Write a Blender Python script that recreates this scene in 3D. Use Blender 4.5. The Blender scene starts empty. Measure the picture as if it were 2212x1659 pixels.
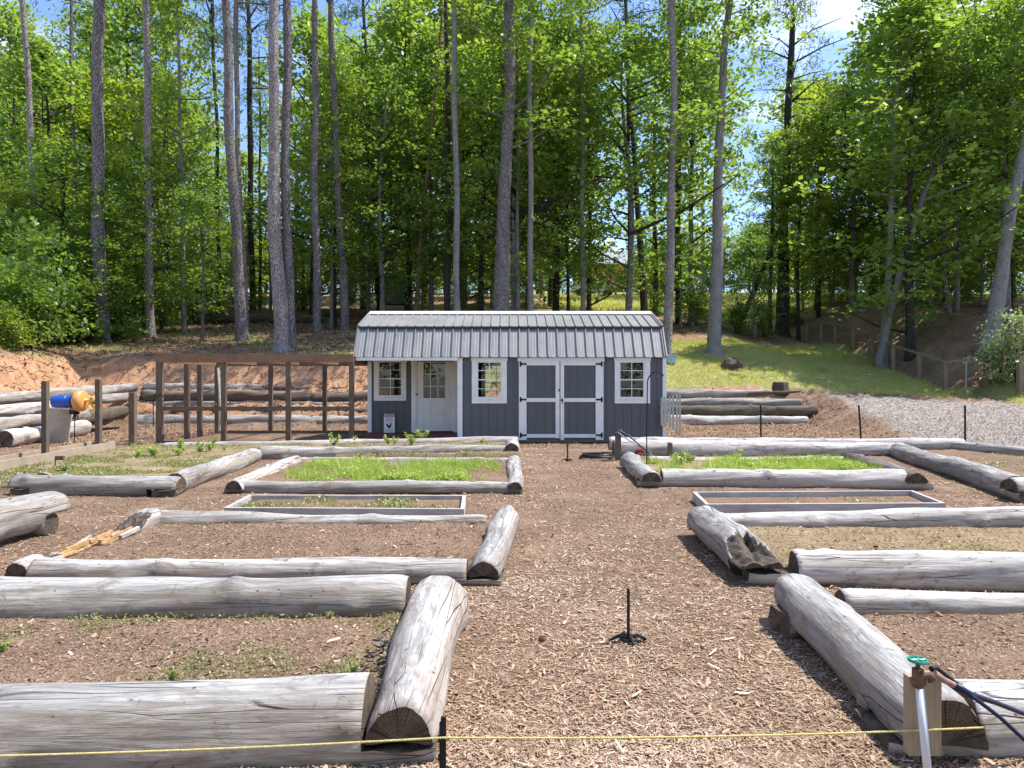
import bpy, math, random
import numpy as np
from math import sin, cos, pi, sqrt, radians, atan2
SC = bpy.context.scene
# ---------------- camera, light, exposure ----------------
CZ = 1.40; F = 1535.0; CX = 1106.0; HY = 830.0
cam = bpy.data.objects.new('camera', bpy.data.cameras.new('camera'))
SC.collection.objects.link(cam); SC.camera = cam
cam.location = (0, 0, CZ); cam.rotation_euler = (pi/2, 0, 0)
cam.data.sensor_width = 36; cam.data.lens = F/2212*36
cam.data.clip_start = 0.05; cam.data.clip_end = 2000
SUNV = np.array([0.47, 0.125, 0.87]); SUNV /= np.linalg.norm(SUNV)
EL = math.asin(SUNV[2]); AZ = atan2(SUNV[0], SUNV[1])
sl = bpy.data.lights.new('sun', 'SUN'); sun = bpy.data.objects.new('sun', sl); SC.collection.objects.link(sun)
sl.energy = 4.1; sl.angle = radians(0.53); sl.color = (1.0, 0.95, 0.87)
sun.rotation_euler = (pi/2-EL, 0, pi-AZ)
SC.view_settings.view_transform = 'Standard'; SC.view_settings.look = 'None'
SC.view_settings.exposure = 0.96; SC.view_settings.gamma = 1
W = bpy.data.worlds.new('World'); SC.world = W; W.use_nodes = True
wn = W.node_tree; wn.nodes.clear()
def N(nt, t, **k):
    n = nt.nodes.new(t)
    for a, b in k.items():
        if a in n.inputs.keys() or isinstance(a, int): n.inputs[a].default_value = b
        else: setattr(n, a, b)
    return n
sky = N(wn, 'ShaderNodeTexSky', sky_type='NISHITA'); sky.sun_disc = False
sky.sun_elevation = EL; sky.sun_rotation = AZ; sky.altitude = 200; sky.ozone_density = 2.5
tc = N(wn, 'ShaderNodeTexCoord'); mp = N(wn, 'ShaderNodeMapping'); mp.inputs['Scale'].default_value = (1, 1, 2.2)
nz = N(wn, 'ShaderNodeTexNoise'); nz.inputs['Scale'].default_value = 3.1; nz.inputs['Detail'].default_value = 8; nz.inputs['Roughness'].default_value = .58
cr = N(wn, 'ShaderNodeValToRGB'); cr.color_ramp.elements[0].position = .52; cr.color_ramp.elements[1].position = .72
mx = N(wn, 'ShaderNodeMix', data_type='RGBA'); mx.inputs[7].default_value = (6.0, 6.2, 6.6, 1)
bg = N(wn, 'ShaderNodeBackground'); bg.inputs['Strength'].default_value = .15; wo = N(wn, 'ShaderNodeOutputWorld')
L = wn.links.new
L(tc.outputs['Generated'], mp.inputs[0]); L(mp.outputs[0], nz.inputs['Vector']); L(nz.outputs[0], cr.inputs[0])
mt = N(wn, 'ShaderNodeMix', data_type='RGBA'); mt.blend_type = 'MULTIPLY'; mt.inputs[0].default_value = 1; mt.inputs[7].default_value = (.84, .90, 1.02, 1)
L(sky.outputs[0], mt.inputs[6]); L(cr.outputs[0], mx.inputs[0]); L(mt.outputs[2], mx.inputs[6]); L(mx.outputs[2], bg.inputs[0]); L(bg.outputs[0], wo.inputs[0])
SC.cycles.max_bounces = 8; SC.cycles.diffuse_bounces = 3; SC.cycles.transparent_max_bounces = 12
SC.cycles.transmission_bounces = 4; SC.cycles.glossy_bounces = 3; SC.cycles.caustics_reflective = False; SC.cycles.caustics_refractive = False
rng = np.random.default_rng(7); random.seed(7)

# ---------------- helpers ----------------
def P(vx, vy, z=0.0):
    d = (CZ-z)*F/(vy-HY); return ((vx-CX)/F*d, d, z)
def XA(vx, d): return (vx-CX)/F*d
def ZA(vy, d): return CZ-(vy-HY)/F*d
class MB:
    def __init__(s): s.v = []; s.f = []; s.m = []
    def add(s, vs, fs, mi=0):
        o = len(s.v); s.v.extend([tuple(p) for p in vs]); s.f.extend([tuple(i+o for i in f) for f in fs]); s.m.extend([mi]*len(fs)); return s
    def box(s, x0, x1, y0, y1, z0, z1, mi=0):
        v = [(x, y, z) for z in (z0, z1) for y in (y0, y1) for x in (x0, x1)]
        return s.add(v, [(0,2,3,1),(4,5,7,6),(0,1,5,4),(2,6,7,3),(0,4,6,2),(1,3,7,5)], mi)
    def beam(s, a, b, w, h, mi=0, up=(0,0,1)):
        a = np.array(a, float); b = np.array(b, float); d = b-a; d /= np.linalg.norm(d)
        u = np.cross(np.array(up, float), d); 
        if np.linalg.norm(u) < 1e-3: u = np.cross((0, 1, 0), d)
        u /= np.linalg.norm(u); q = np.cross(d, u); v = []
        for p in (a, b):
            for su, sq in ((-1,-1),(1,-1),(1,1),(-1,1)): v.append(p+u*su*w/2+q*sq*h/2)
        return s.add(v, [(3,2,1,0),(4,5,6,7),(0,1,5,4),(1,2,6,5),(2,3,7,6),(3,0,4,7)], mi)
    def tube(s, pts, rs, n=8, mi=0, cap=True, squash=None):
        pts = [np.array(p, float) for p in pts]
        if not hasattr(rs, '__len__'): rs = [rs]*len(pts)
        o = len(s.v); ref = None
        for i, p in enumerate(pts):
            t = pts[min(i+1, len(pts)-1)]-pts[max(i-1, 0)]; t = t/(np.linalg.norm(t)+1e-9)
            if ref is None: ref = np.array((1., 0, 0)) if abs(t[0]) < .8 else np.array((0, 0, 1.))
            u = ref-t*ref.dot(t); u /= np.linalg.norm(u); ref = u; w = np.cross(t, u)
            for k in range(n):
                a = 2*pi*k/n; s.v.append(tuple(p+rs[i]*(cos(a)*u+sin(a)*w)))
        for i in range(len(pts)-1):
            for k in range(n):
                a = o+i*n+k; b = o+i*n+(k+1) % n; s.f.append((a, b, b+n, a+n)); s.m.append(mi)
        if cap:
            s.f.append(tuple(o+k for k in reversed(range(n)))); s.m.append(mi)
            e = o+(len(pts)-1)*n; s.f.append(tuple(e+k for k in range(n))); s.m.append(mi)
        return s
    def lathe(s, prof, c=(0,0,0), n=24, axis='z', mi=0):
        o = len(s.v)
        for r, h in prof:
            for k in range(n):
                a = 2*pi*k/n
                p = (r*cos(a), r*sin(a), h) if axis == 'z' else (h, r*cos(a), r*sin(a))
                s.v.append((p[0]+c[0], p[1]+c[1], p[2]+c[2]))
        for i in range(len(prof)-1):
            for k in range(n):
                a = o+i*n+k; b = o+i*n+(k+1) % n; s.f.append((a, b, b+n, a+n)); s.m.append(mi)
        return s
    def build(s, name, mats, parent=None, smooth=False, loc=None, rz=0):
        me = bpy.data.meshes.new(name); me.from_pydata(s.v, [], s.f)
        if not isinstance(mats, (list, tuple)): mats = [mats]
        for m in mats: me.materials.append(m)
        me.polygons.foreach_set('material_index', s.m)
        if smooth: me.polygons.foreach_set('use_smooth', [True]*len(s.f))
        me.update(); return link(name, me, parent, loc, rz)
def link(name, me, parent=None, loc=None, rz=0):
    o = bpy.data.objects.new(name, me); SC.collection.objects.link(o)
    if parent: o.parent = parent
    if loc is not None: o.location = loc
    o.rotation_euler[2] = rz
    return o
def npmesh(name, V, nv, mat, cols=None, smooth=False):
    """V (n*nv,3): n separate faces of nv verts"""
    n = len(V)//nv; me = bpy.data.meshes.new(name)
    me.vertices.add(len(V)); me.vertices.foreach_set('co', np.ascontiguousarray(V, dtype=np.float32).ravel())
    me.loops.add(len(V)); me.loops.foreach_set('vertex_index', np.arange(len(V), dtype=np.int32))
    me.polygons.add(n); me.polygons.foreach_set('loop_start', np.arange(n, dtype=np.int32)*nv)
    if cols is not None:
        a = me.color_attributes.new('tint', 'FLOAT_COLOR', 'POINT')
        c = np.repeat(cols, nv, axis=0).astype(np.float32); a.data.foreach_set('color', c.ravel())
    me.materials.append(mat); me.update(calc_edges=True); me.validate(); return me
def tag(o, label=None, cat=None, group=None, kind=None):
    if label: o['label'] = label
    if cat: o['category'] = cat
    if group: o['group'] = group
    if kind: o['kind'] = kind
    return o
def thing(name, label, cat, loc=(0,0,0), rz=0, group=None):
    o = bpy.data.objects.new(name, None); SC.collection.objects.link(o); o.location = loc; o.rotation_euler[2] = rz
    o.empty_display_size = .1
    return tag(o, label, cat, group)
def hsh(i, j, s):
    v = np.sin(i*127.1+j*311.7+s*74.7)*43758.5453; return v-np.floor(v)
def vnoise(x, y, s=0):
    x = np.asarray(x, float); y = np.asarray(y, float)
    i = np.floor(x); j = np.floor(y); fx = x-i; fy = y-j; fx = fx*fx*(3-2*fx); fy = fy*fy*(3-2*fy)
    return (hsh(i,j,s)*(1-fx)+hsh(i+1,j,s)*fx)*(1-fy)+(hsh(i,j+1,s)*(1-fx)+hsh(i+1,j+1,s)*fx)*fy
def fbm(x, y, s=0, o=4):
    t = 0; a = .5
    for k in range(o): t = t+a*vnoise(x*2**k, y*2**k, s+k*13); a *= .5
    return t/(1-.5**o)
def sstep(a, b, x): t = np.clip((x-a)/(b-a), 0, 1); return t*t*(3-2*t)

# ---------------- terrain height ----------------
PR = [(-200, [(0,0),(22.3,0),(23.8,1.2),(24.1,1.35),(24.9,2.35),(26,2.64),(33,3.9),(45,6.1),(60,8.3),(70,10.1),(90,13),(130,17),(400,30)]),
      (3.0,  [(0,0),(22.3,0),(23.8,1.2),(24.1,1.35),(24.9,2.35),(26,2.64),(33,3.9),(45,6.1),(60,8.3),(70,10.1),(90,13),(130,17),(400,30)]),
      (6.0, [(0,0),(24.0,0),(24.6,.18),(25.7,.85),(26.3,1.35),(28,1.9),(33,3.1),(36,3.7),(45,5.7),(60,8.2),(70,10.1),(90,13),(130,17),(400,30)]),
      (9.9, [(0,0),(23.8,0.02),(24.6,.15),(25.6,.75),(26.3,1.3),(28,1.85),(33,3.0),(36,3.6),(45,5.6),(60,8.2),(70,10.1),(90,13),(130,17),(400,30)]),
      (11.3, [(0,0),(15,0),(17,.06),(20,.25),(22,.46),(24.5,.72),(26,1.15),(28,1.65),(33,3.0),(36,3.6),(45,5.6),(60,8.2),(70,10.1),(90,13),(130,17),(400,30)]),
      (13.5, [(0,0),(15,.03),(22,.50),(26,.92),(28,1.2),(33,2.4),(38,3.4),(45,5.3),(60,8.1),(70,10.1),(90,13),(130,17),(400,30)]),
      (17.8, [(0,0),(14,0),(21,.42),(25,.70),(28,.9),(30.5,1.45),(33,2.0),(35,2.5),(38,3.1),(42,3.7),(60,7.8),(70,10.),(90,13),(130,17),(400,30)]),
      (21.5, [(0,0),(14,0),(21,.5),(24,.9),(26,1.9),(28,2.8),(30,3.6),(34,4.6),(45,6.6),(60,8.6),(70,10.3),(90,13),(130,17),(400,30)]),
      (200, [(0,0),(14,0),(21,.5),(24,.9),(26,1.9),(28,2.8),(30,3.6),(34,4.6),(45,6.6),(60,8.6),(70,10.3),(90,13),(130,17),(400,30)])]
def h0(x, y):
    x = np.asarray(x, float); y = np.asarray(y, float)
    ye = np.where(x < -5, 22.3+np.maximum(y-22.3, np.minimum((-x-12.7)*1.0, 6)+0*y), y)
    ye = np.where((x < -5) & (ye < y), y, ye)
    Z = np.stack([np.interp(ye if k < 2 else y, [p[0] for p in pr], [p[1] for p in pr]) for k, (xx, pr) in enumerate(PR)])
    xs = np.array([p[0] for p in PR]); k = np.clip(np.searchsorted(xs, x)-1, 0, len(xs)-2)
    t = np.clip((x-xs[k])/(xs[k+1]-xs[k]), 0, 1)
    Za = np.take_along_axis(Z, k[None], 0)[0]; Zb = np.take_along_axis(Z, (k+1)[None], 0)[0]
    return Za*(1-t)+Zb*t
def masks(x, y):
    n = fbm(x*.5, y*.5, 3)-.5; n2 = fbm(x*1.7, y*1.7, 9)-.5
    h = h0(x, y)
    upL = sstep(2.15, 2.5, h+n*.2)*(x < 5)
    clay = sstep(.25, .6, h+n*.3)*(1-sstep(2.1, 2.45, h+n*.3))*(x < -2.6)+sstep(.25, .6, h)*(1-sstep(1.15, 1.3, h+n*.2))*(x >= -2.6)*(x < 5)
    clayR = sstep(.8, 1.05, h+n*.15)*(1-sstep(1.15, 1.35, h+n*.25))*(x >= 5)*(x < 10)
    lawn = (x > -2.6)*np.where(x < 11, sstep(1.2, 1.35, h+n*.25), sstep(26.2, 26.9, y+n*1.6))*(1-sstep(33.5, 36.0, y+n*4-np.maximum(0, x-8)*.7+np.maximum(0, 5-x)*1.2))
    lawn = lawn*(1-sstep(17.6, 18.3, x+n))
    lawn = np.maximum(lawn, sstep(17.6, 18.0, x)*(1-sstep(26.8, 28, y+n*2))*(y > 24.6)*(h < 1.9))
    field = sstep(46, 49, y+n*4)*sstep(1, 5, x)
    gline = 9.7+(y-16.5)*.2
    grav = sstep(-.3, .5, x-gline+n*1.6)*(y > 14.9)*(1-sstep(-.5, .5, y-25.9+(x-12)*.25+n*1.5))
    grav = grav*(1-lawn)
    straw = np.maximum(upL, sstep(32.5, 35.5, y+n*4)*(x >= 4))
    straw = np.maximum(straw, sstep(17.4, 18.4, x+n)*(h > .9)*(1-lawn)); straw = straw*(1-lawn)*(1-field)
    patch = upL*sstep(.50, .62, fbm(x*.35+5, y*.9, 21)+.02)*(y < 36)
    grass = np.clip(np.maximum(np.maximum(lawn*sstep(.25, .45, fbm(x*.8, y*.8, 31)+.08), field), patch*.85), 0, 1)
    return grass, np.clip(np.maximum(clay, clayR), 0, 1), np.clip(grav, 0, 1), np.clip(straw, 0, 1)
def H(x, y): 
    return float(h0(np.array([float(x)]), np.array([float(y)]))[0])
def Hn(x, y):
    h = h0(x, y); b = sstep(.15, .5, h)*(1-sstep(2.2, 3.2, h))
    near = np.clip(1-y/12, .25, 1)
    return h+(fbm(x*2.1, y*2.1, 5)-.5)*(.035+b*.22)+(fbm(x*9, y*9, 6, 3)-.5)*(.022*near+b*.16)+(fbm(x*.5, y*.5, 8)-.5)*(.03+.3*sstep(24, 40, y))
# ---------------- materials ----------------
MT = {}
def newmat(name):
    m = bpy.data.materials.new(name); m.use_nodes = True; nt = m.node_tree; b = nt.nodes['Principled BSDF']; MT[name] = m
    return m, nt, b, nt.links.new
def ramp(nt, src, stops, interp='LINEAR'):
    r = nt.nodes.new('ShaderNodeValToRGB'); e = r.color_ramp.elements; r.color_ramp.interpolation = interp
    while len(e) < len(stops): e.new(.5)
    for k, (p, c) in enumerate(stops):
        e[k].position = p; e[k].color = (c[0], c[1], c[2], 1) if hasattr(c, '__len__') else (c, c, c, 1)
    nt.links.new(src, r.inputs[0]); return r.outputs[0]
def coord(nt, kind='Object', scale=(1,1,1), rot=(0,0,0)):
    t = nt.nodes.new('ShaderNodeTexCoord'); m = nt.nodes.new('ShaderNodeMapping'); m.inputs['Scale'].default_value = scale; m.inputs['Rotation'].default_value = rot
    nt.links.new(t.outputs[kind], m.inputs[0]); return m.outputs[0]
def noise(nt, vec, sc, det=4, ro=.55, dist=0):
    n = nt.nodes.new('ShaderNodeTexNoise'); n.inputs['Scale'].default_value = sc; n.inputs['Detail'].default_value = det; n.inputs['Roughness'].default_value = ro; n.inputs['Distortion'].default_value = dist
    nt.links.new(vec, n.inputs['Vector']); return n.outputs[0]
def voro(nt, vec, sc, feat='F1', out=0):
    n = nt.nodes.new('ShaderNodeTexVoronoi'); n.feature = feat; n.inputs['Scale'].default_value = sc
    nt.links.new(vec, n.inputs['Vector']); return n.outputs[out]
def mix(nt, f, a, b, mode='MIX'):
    m = nt.nodes.new('ShaderNodeMix'); m.data_type = 'RGBA'; m.blend_type = mode
    for s, v in ((0, f), (6, a), (7, b)):
        if hasattr(v, 'links') or hasattr(v, 'is_linked'): nt.links.new(v, m.inputs[s])
        else: m.inputs[s].default_value = v if s == 0 else (v[0], v[1], v[2], 1)
    return m.outputs[2]
def mth(nt, op, a, b=0.5, clamp=False):
    m = nt.nodes.new('ShaderNodeMath'); m.operation = op; m.use_clamp = clamp
    for s, v in ((0, a), (1, b)):
        if hasattr(v, 'is_linked'): nt.links.new(v, m.inputs[s])
        else: m.inputs[s].default_value = v
    return m.outputs[0]
def bump(nt, b, h, st=.5, dist=.01):
    n = nt.nodes.new('ShaderNodeBump'); n.inputs['Strength'].default_value = st; n.inputs['Distance'].default_value = dist
    nt.links.new(h, n.inputs['Height']); nt.links.new(n.outputs[0], b.inputs['Normal'])
def simple(name, col, rough=.7, metal=0, var=.15, sc=8, spec=.3, bmp=0):
    m, nt, b, l = newmat(name); c = coord(nt); n = noise(nt, c, sc, 5)
    l(ramp(nt, n, [(.3, [k*(1-var) for k in col]), (.7, [min(1, k*(1+var)) for k in col])]), b.inputs['Base Color'])
    b.inputs['Roughness'].default_value = rough; b.inputs['Metallic'].default_value = metal; b.inputs['Specular IOR Level'].default_value = spec
    if bmp: bump(nt, b, noise(nt, c, sc*5, 4), .4, bmp)
    return m
def log_mat(name, lo, hi, brown, bark=0, moss=0, under=.6):
    m, nt, b, l = newmat(name)
    oi = nt.nodes.new('ShaderNodeObjectInfo'); t = nt.nodes.new('ShaderNodeTexCoord')
    ad = nt.nodes.new('ShaderNodeVectorMath'); ad.operation = 'ADD'
    sc = nt.nodes.new('ShaderNodeVectorMath'); sc.operation = 'SCALE'; sc.inputs['Scale'].default_value = 37.
    cb = nt.nodes.new('ShaderNodeCombineXYZ'); l(oi.outputs['Random'], cb.inputs[0]); l(oi.outputs['Random'], cb.inputs[1]); l(cb.outputs[0], sc.inputs[0])
    l(t.outputs['Object'], ad.inputs[0]); l(sc.outputs[0], ad.inputs[1])
    def mp(s):
        k = nt.nodes.new('ShaderNodeMapping'); k.inputs['Scale'].default_value = s; l(ad.outputs[0], k.inputs[0]); return k.outputs[0]
    fine = noise(nt, mp((2.6, 60, 60)), 1, 7, .72, .6)
    med = noise(nt, mp((1.3, 15, 15)), 1, 6, .68, 1.2)
    big = noise(nt, mp((1.8, 5.5, 5.5)), 1, 7, .68, 1.8)
    col = mix(nt, ramp(nt, fine, [(.32, 0), (.66, 1)]), lo, hi)
    col = mix(nt, ramp(nt, med, [(.36, .75), (.54, 0)]), col, [k*.45 for k in lo])
    col = mix(nt, ramp(nt, big, [(.53, 0), (.66, .75)]), col, brown)
    col = mix(nt, ramp(nt, noise(nt, mp((5, 9, 9)), 1, 8, .75, 1.5), [(.57, 0), (.66, .85)]), col, (.06, .048, .038))
    col = mix(nt, ramp(nt, noise(nt, mp((.8, 2.6, 2.6)), 1, 5, .6, 1.), [(.42, .55), (.60, 0)]), col, [k*.8 for k in lo])
    col = mix(nt, ramp(nt, noise(nt, mp((2.6, 7.5, 7.5)), 1, 7, .7, 1.4), [(.53, 0), (.62, .55)]), col, (.14,.128,.118))
    # long drying cracks
    ck = ramp(nt, voro(nt, mp((.55, 16, 16)), 1, 'DISTANCE_TO_EDGE'), [(.0, 1), (.022, 0)])
    ckm = mth(nt, 'MULTIPLY', ck, ramp(nt, noise(nt, mp((.7, 5, 5)), 1, 2), [(.48, 0), (.58, 1)]))
    col = mix(nt, ckm, col, (.03, .024, .02))
    # knots / insect holes
    kv = voro(nt, mp((9, 11, 11)), 1.0); kn = ramp(nt, kv, [(.05, 1), (.085, 0)])
    col = mix(nt, kn, col, (.035, .03, .025))
    # tan mixed in where the surface turns downward, broken up by noise
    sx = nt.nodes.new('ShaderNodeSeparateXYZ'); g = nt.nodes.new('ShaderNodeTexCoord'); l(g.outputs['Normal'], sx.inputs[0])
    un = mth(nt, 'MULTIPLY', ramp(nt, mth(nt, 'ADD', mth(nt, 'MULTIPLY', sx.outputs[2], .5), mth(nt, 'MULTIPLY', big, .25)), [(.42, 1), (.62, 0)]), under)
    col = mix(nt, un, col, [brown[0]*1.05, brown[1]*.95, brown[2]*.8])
    l(col, b.inputs['Base Color']); b.inputs['Roughness'].default_value = .85; b.inputs['Specular IOR Level'].default_value = .15
    hh = mth(nt, 'ADD', mth(nt, 'MULTIPLY', fine, .5), mth(nt, 'ADD', mth(nt, 'MULTIPLY', med, .6), mth(nt, 'MULTIPLY', ckm, -1.2)))
    if bark:
        bv = voro(nt, mp((14, 20, 20)), 1, 'DISTANCE_TO_EDGE'); hh = mth(nt, 'ADD', hh, mth(nt, 'MULTIPLY', ramp(nt, bv, [(0, 0), (.2, 1)]), 1.4))
    bump(nt, b, hh, .9, .012 if not bark else .025)
    return m
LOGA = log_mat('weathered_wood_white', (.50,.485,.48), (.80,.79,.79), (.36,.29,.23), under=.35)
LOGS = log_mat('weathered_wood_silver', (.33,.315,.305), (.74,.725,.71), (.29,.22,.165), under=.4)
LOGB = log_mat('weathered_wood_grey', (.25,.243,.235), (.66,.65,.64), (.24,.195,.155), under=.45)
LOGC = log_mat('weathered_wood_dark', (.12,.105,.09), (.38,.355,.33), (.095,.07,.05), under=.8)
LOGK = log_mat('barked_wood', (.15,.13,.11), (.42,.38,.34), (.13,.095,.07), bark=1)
m, nt, b, l = newmat('end_grain'); c = coord(nt)
wv = nt.nodes.new('ShaderNodeTexWave'); wv.wave_type = 'RINGS'; wv.rings_direction = 'X'; wv.inputs['Scale'].default_value = 22; wv.inputs['Distortion'].default_value = 2.5; wv.inputs['Detail'].default_value = 3; wv.inputs['Detail Scale'].default_value = 1.2
l(c, wv.inputs['Vector']); cc = mix(nt, mth(nt, 'MULTIPLY', wv.outputs[1], .55), (.13,.09,.055), (.22,.155,.10)); cc = mix(nt, ramp(nt, noise(nt, c, 7, 8, .75), [(.38, 0), (.60, .9)]), cc, (.05,.037,.028))
sx_ = nt.nodes.new('ShaderNodeSeparateXYZ'); l(c, sx_.inputs[0]); an_ = mth(nt, 'ARCTAN2', sx_.outputs[2], sx_.outputs[1]); cb_ = nt.nodes.new('ShaderNodeCombineXYZ'); l(mth(nt, 'MULTIPLY', an_, 3.2), cb_.inputs[0])
rc_ = ramp(nt, voro(nt, cb_.outputs[0], 2.2, 'DISTANCE_TO_EDGE'), [(0, .9), (.03, 0)]); cc = mix(nt, rc_, cc, (.02,.015,.012))
l(cc, b.inputs['Base Color']); b.inputs['Roughness'].default_value = .9; bump(nt, b, mth(nt, 'ADD', noise(nt, c, 40, 5), mth(nt, 'MULTIPLY', rc_, -1.5)), .8, .008); ENDG = m
ROT = simple('rotten_wood', (.085,.068,.055), .95, 0, .7, 14, .1, .012)
ORG = simple('exposed_orange_heartwood', (.50,.30,.14), .8, 0, .35, 18, .2, .02)

def board_mat(name, a, bb, sc=(3, 60, 60)):
    m, nt, b, l = newmat(name); c = coord(nt, 'Object', sc); n = noise(nt, c, 1, 6, .65, .5); n2 = noise(nt, coord(nt, 'Object', (2, 2, 2)), 2, 4)
    col = mix(nt, ramp(nt, n, [(.3, 0), (.7, 1)]), a, bb); col = mix(nt, ramp(nt, n2, [(.4, 0), (.75, .5)]), col, [k*.6 for k in a])
    l(col, b.inputs['Base Color']); b.inputs['Roughness'].default_value = .85; b.inputs['Specular IOR Level'].default_value = .2; bump(nt, b, n, .5, .004); return m
BOARDG = board_mat('weathered_board', (.36,.32,.30), (.60,.55,.53))
BOARDT = board_mat('tan_board', (.30,.23,.16), (.47,.38,.29))
POSTV = board_mat('treated_post', (.10,.075,.055), (.22,.17,.125), (60, 60, 3))
POSTT = board_mat('tan_post', (.30,.225,.15), (.46,.36,.26), (60, 60, 3))
BEAMR = board_mat('stained_beam', (.19,.11,.065), (.33,.20,.125))
FENCEW = board_mat('fence_wood', (.20,.15,.10), (.36,.28,.19), (40, 40, 4))
TRIM = simple('white_paint', (.78,.775,.765), .5, 0, .07, 5)
m, nt, b, l = newmat('grey_siding'); c = coord(nt, 'Object', (60, 60, 4)); n = noise(nt, c, 1, 5)
l(mix(nt, n, (.072,.080,.092), (.108,.119,.133)), b.inputs['Base Color']); b.inputs['Roughness'].default_value = .6; bump(nt, b, n, .35, .003); SIDE = m
sz_ = nt.nodes.new('ShaderNodeSeparateXYZ'); l(nt.nodes.new('ShaderNodeTexCoord').outputs['Object'], sz_.inputs[0]); o_ = b.inputs['Base Color'].links[0].from_socket; l(mix(nt, mth(nt, 'MULTIPLY', ramp(nt, sz_.outputs[2], [(.02, .55), (.42, 0)]), ramp(nt, noise(nt, coord(nt, 'Object', (9, 9, 5)), 1, 6, .7), [(.35, 0), (.65, 1)])), o_, (.24,.17,.12)), b.inputs['Base Color'])
m, nt, b, l = newmat('galvanised_roofing'); c = coord(nt, 'Object', (30, 3, 3)); n = noise(nt, c, 1, 6, .7); n2 = noise(nt, coord(nt, 'Object', (1, 1, 1)), 1.5, 5)
l(mix(nt, ramp(nt, n2, [(.35, 0), (.7, 1)]), mix(nt, n, (.16,.16,.16), (.30,.30,.30)), mix(nt, n, (.21,.205,.195), (.38,.37,.355))), b.inputs['Base Color']); b.inputs['Metallic'].default_value = .25; b.inputs['Roughness'].default_value = .5; ROOF = m
ROOFD = simple('drip_shadow_dark', (.05,.055,.065), .5, .3)  # near-black tone carries the drip shadow below the upper roof sheet
BLACK = simple('black_plastic', (.018,.018,.02), .45, 0, .2)
BLKM = simple('black_metal', (.02,.02,.022), .5, .6, .2)
DECKM = simple('red_brown_deck', (.10,.035,.03), .7, 0, .3, 12)
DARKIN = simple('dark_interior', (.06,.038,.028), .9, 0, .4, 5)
m, nt, b, l = newmat('window_glass')
nt.nodes.remove(b); tr = N(nt, 'ShaderNodeBsdfTransparent'); gl = N(nt, 'ShaderNodeBsdfGlossy'); gl.inputs['Roughness'].default_value = .01; fr = N(nt, 'ShaderNodeFresnel'); fr.inputs[0].default_value = 1.5
tr.inputs[0].default_value = (.86,.88,.86,1); ms = N(nt, 'ShaderNodeMixShader'); l(mth(nt, 'ADD', fr.outputs[0], .02), ms.inputs[0]); l(tr.outputs[0], ms.inputs[1]); l(gl.outputs[0], ms.inputs[2]); l(ms.outputs[0], nt.nodes['Material Output'].inputs[0]); GLASS = m
BLUE = simple('blue_plastic', (.01,.07,.42), .35, 0, .1, 3, .5); ORANGE = simple('orange_plastic', (.62,.29,.09), .4, 0, .15, 3, .5)
YEL = simple('yellow_plastic', (.85,.55,.10), .45, 0, .15, 3, .5); TANP = simple('tan_panel', (.46,.38,.29), .75, 0, .15, 3)
PVC = simple('white_pvc', (.72,.73,.74), .35, 0, .04); BRASS = simple('aged_brass', (.16,.11,.08), .5, .6, .4, 30); GREENP = simple('green_enamel', (.02,.22,.16), .4)
COPPER = simple('copper_hose_bib', (.42,.25,.20), .45, .5, .3, 30); HOSEB = simple('blue_black_hose', (.012,.018,.05), .35, 0, .2)
ROPE = simple('yellow_rope', (.60,.50,.20), .8, 0, .35, 120); REDP = simple('red_valve', (.25,.02,.02), .5)
STONE = simple('grey_stone', (.30,.28,.26), .9, 0, .35, 12, .2, .01); BRICK = simple('brick_red', (.42,.20,.13), .9, 0, .2, 3)
ROOFS = simple('shingle_grey', (.30,.31,.34), .9, 0, .1, 2); CARW = simple('silver_car_paint', (.65,.66,.68), .3, .2, .05)
TYRE = simple('tyre_rubber', (.02,.02,.02), .8); BLUEP = simple('pale_blue_tub', (.35,.52,.60), .5, 0, .3, 6); WIRE = simple('wire', (.10,.095,.085), .6, .5)
FENCEWH = simple('worn_white_paint', (.42,.42,.37), .7, 0, .2, 10)

def bark_mat(name, a, bb, crack, sx=7, sz=2.2, dist=.04, cw=.10):
    m, nt, b, l = newmat(name); t = nt.nodes.new('ShaderNodeTexCoord'); oi = nt.nodes.new('ShaderNodeObjectInfo')
    ad = nt.nodes.new('ShaderNodeVectorMath'); ad.operation = 'ADD'; cb = nt.nodes.new('ShaderNodeCombineXYZ'); l(mth(nt, 'MULTIPLY', oi.outputs['Random'], 50.), cb.inputs[2]); l(t.outputs['Object'], ad.inputs[0]); l(cb.outputs[0], ad.inputs[1])
    k = nt.nodes.new('ShaderNodeMapping'); k.inputs['Scale'].default_value = (sx, sx, sz); l(ad.outputs[0], k.inputs[0])
    k2 = nt.nodes.new('ShaderNodeMapping'); k2.inputs['Scale'].default_value = (sx*4, sx*4, sz*4); l(ad.outputs[0], k2.inputs[0])
    e = voro(nt, k.outputs[0], 1.6, 'DISTANCE_TO_EDGE'); n = noise(nt, k2.outputs[0], 1, 6, .7); n2 = noise(nt, k.outputs[0], .35, 4, .6)
    col = mix(nt, ramp(nt, n, [(.35, 0), (.65, 1)]), a, bb); col = mix(nt, ramp(nt, e, [(0, .85), (cw, 0)]), col, crack)
    col = mix(nt, ramp(nt, n2, [(.45, 0), (.7, .5)]), col, [k*.5 for k in a]); l(col, b.inputs['Base Color']); b.inputs['Roughness'].default_value = .92; b.inputs['Specular IOR Level'].default_value = .15
    bump(nt, b, mth(nt, 'ADD', ramp(nt, e, [(0, 0), (cw*1.5, 1)]), mth(nt, 'MULTIPLY', n, .6)), .9, dist); return m
PINEB = bark_mat('pine_bark', (.17,.145,.14), (.42,.375,.365), (.04,.034,.034), 11, 3.4)
PINEL = bark_mat('pale_pine_bark', (.27,.225,.21), (.58,.52,.49), (.08,.065,.06), 12, 4)
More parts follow.
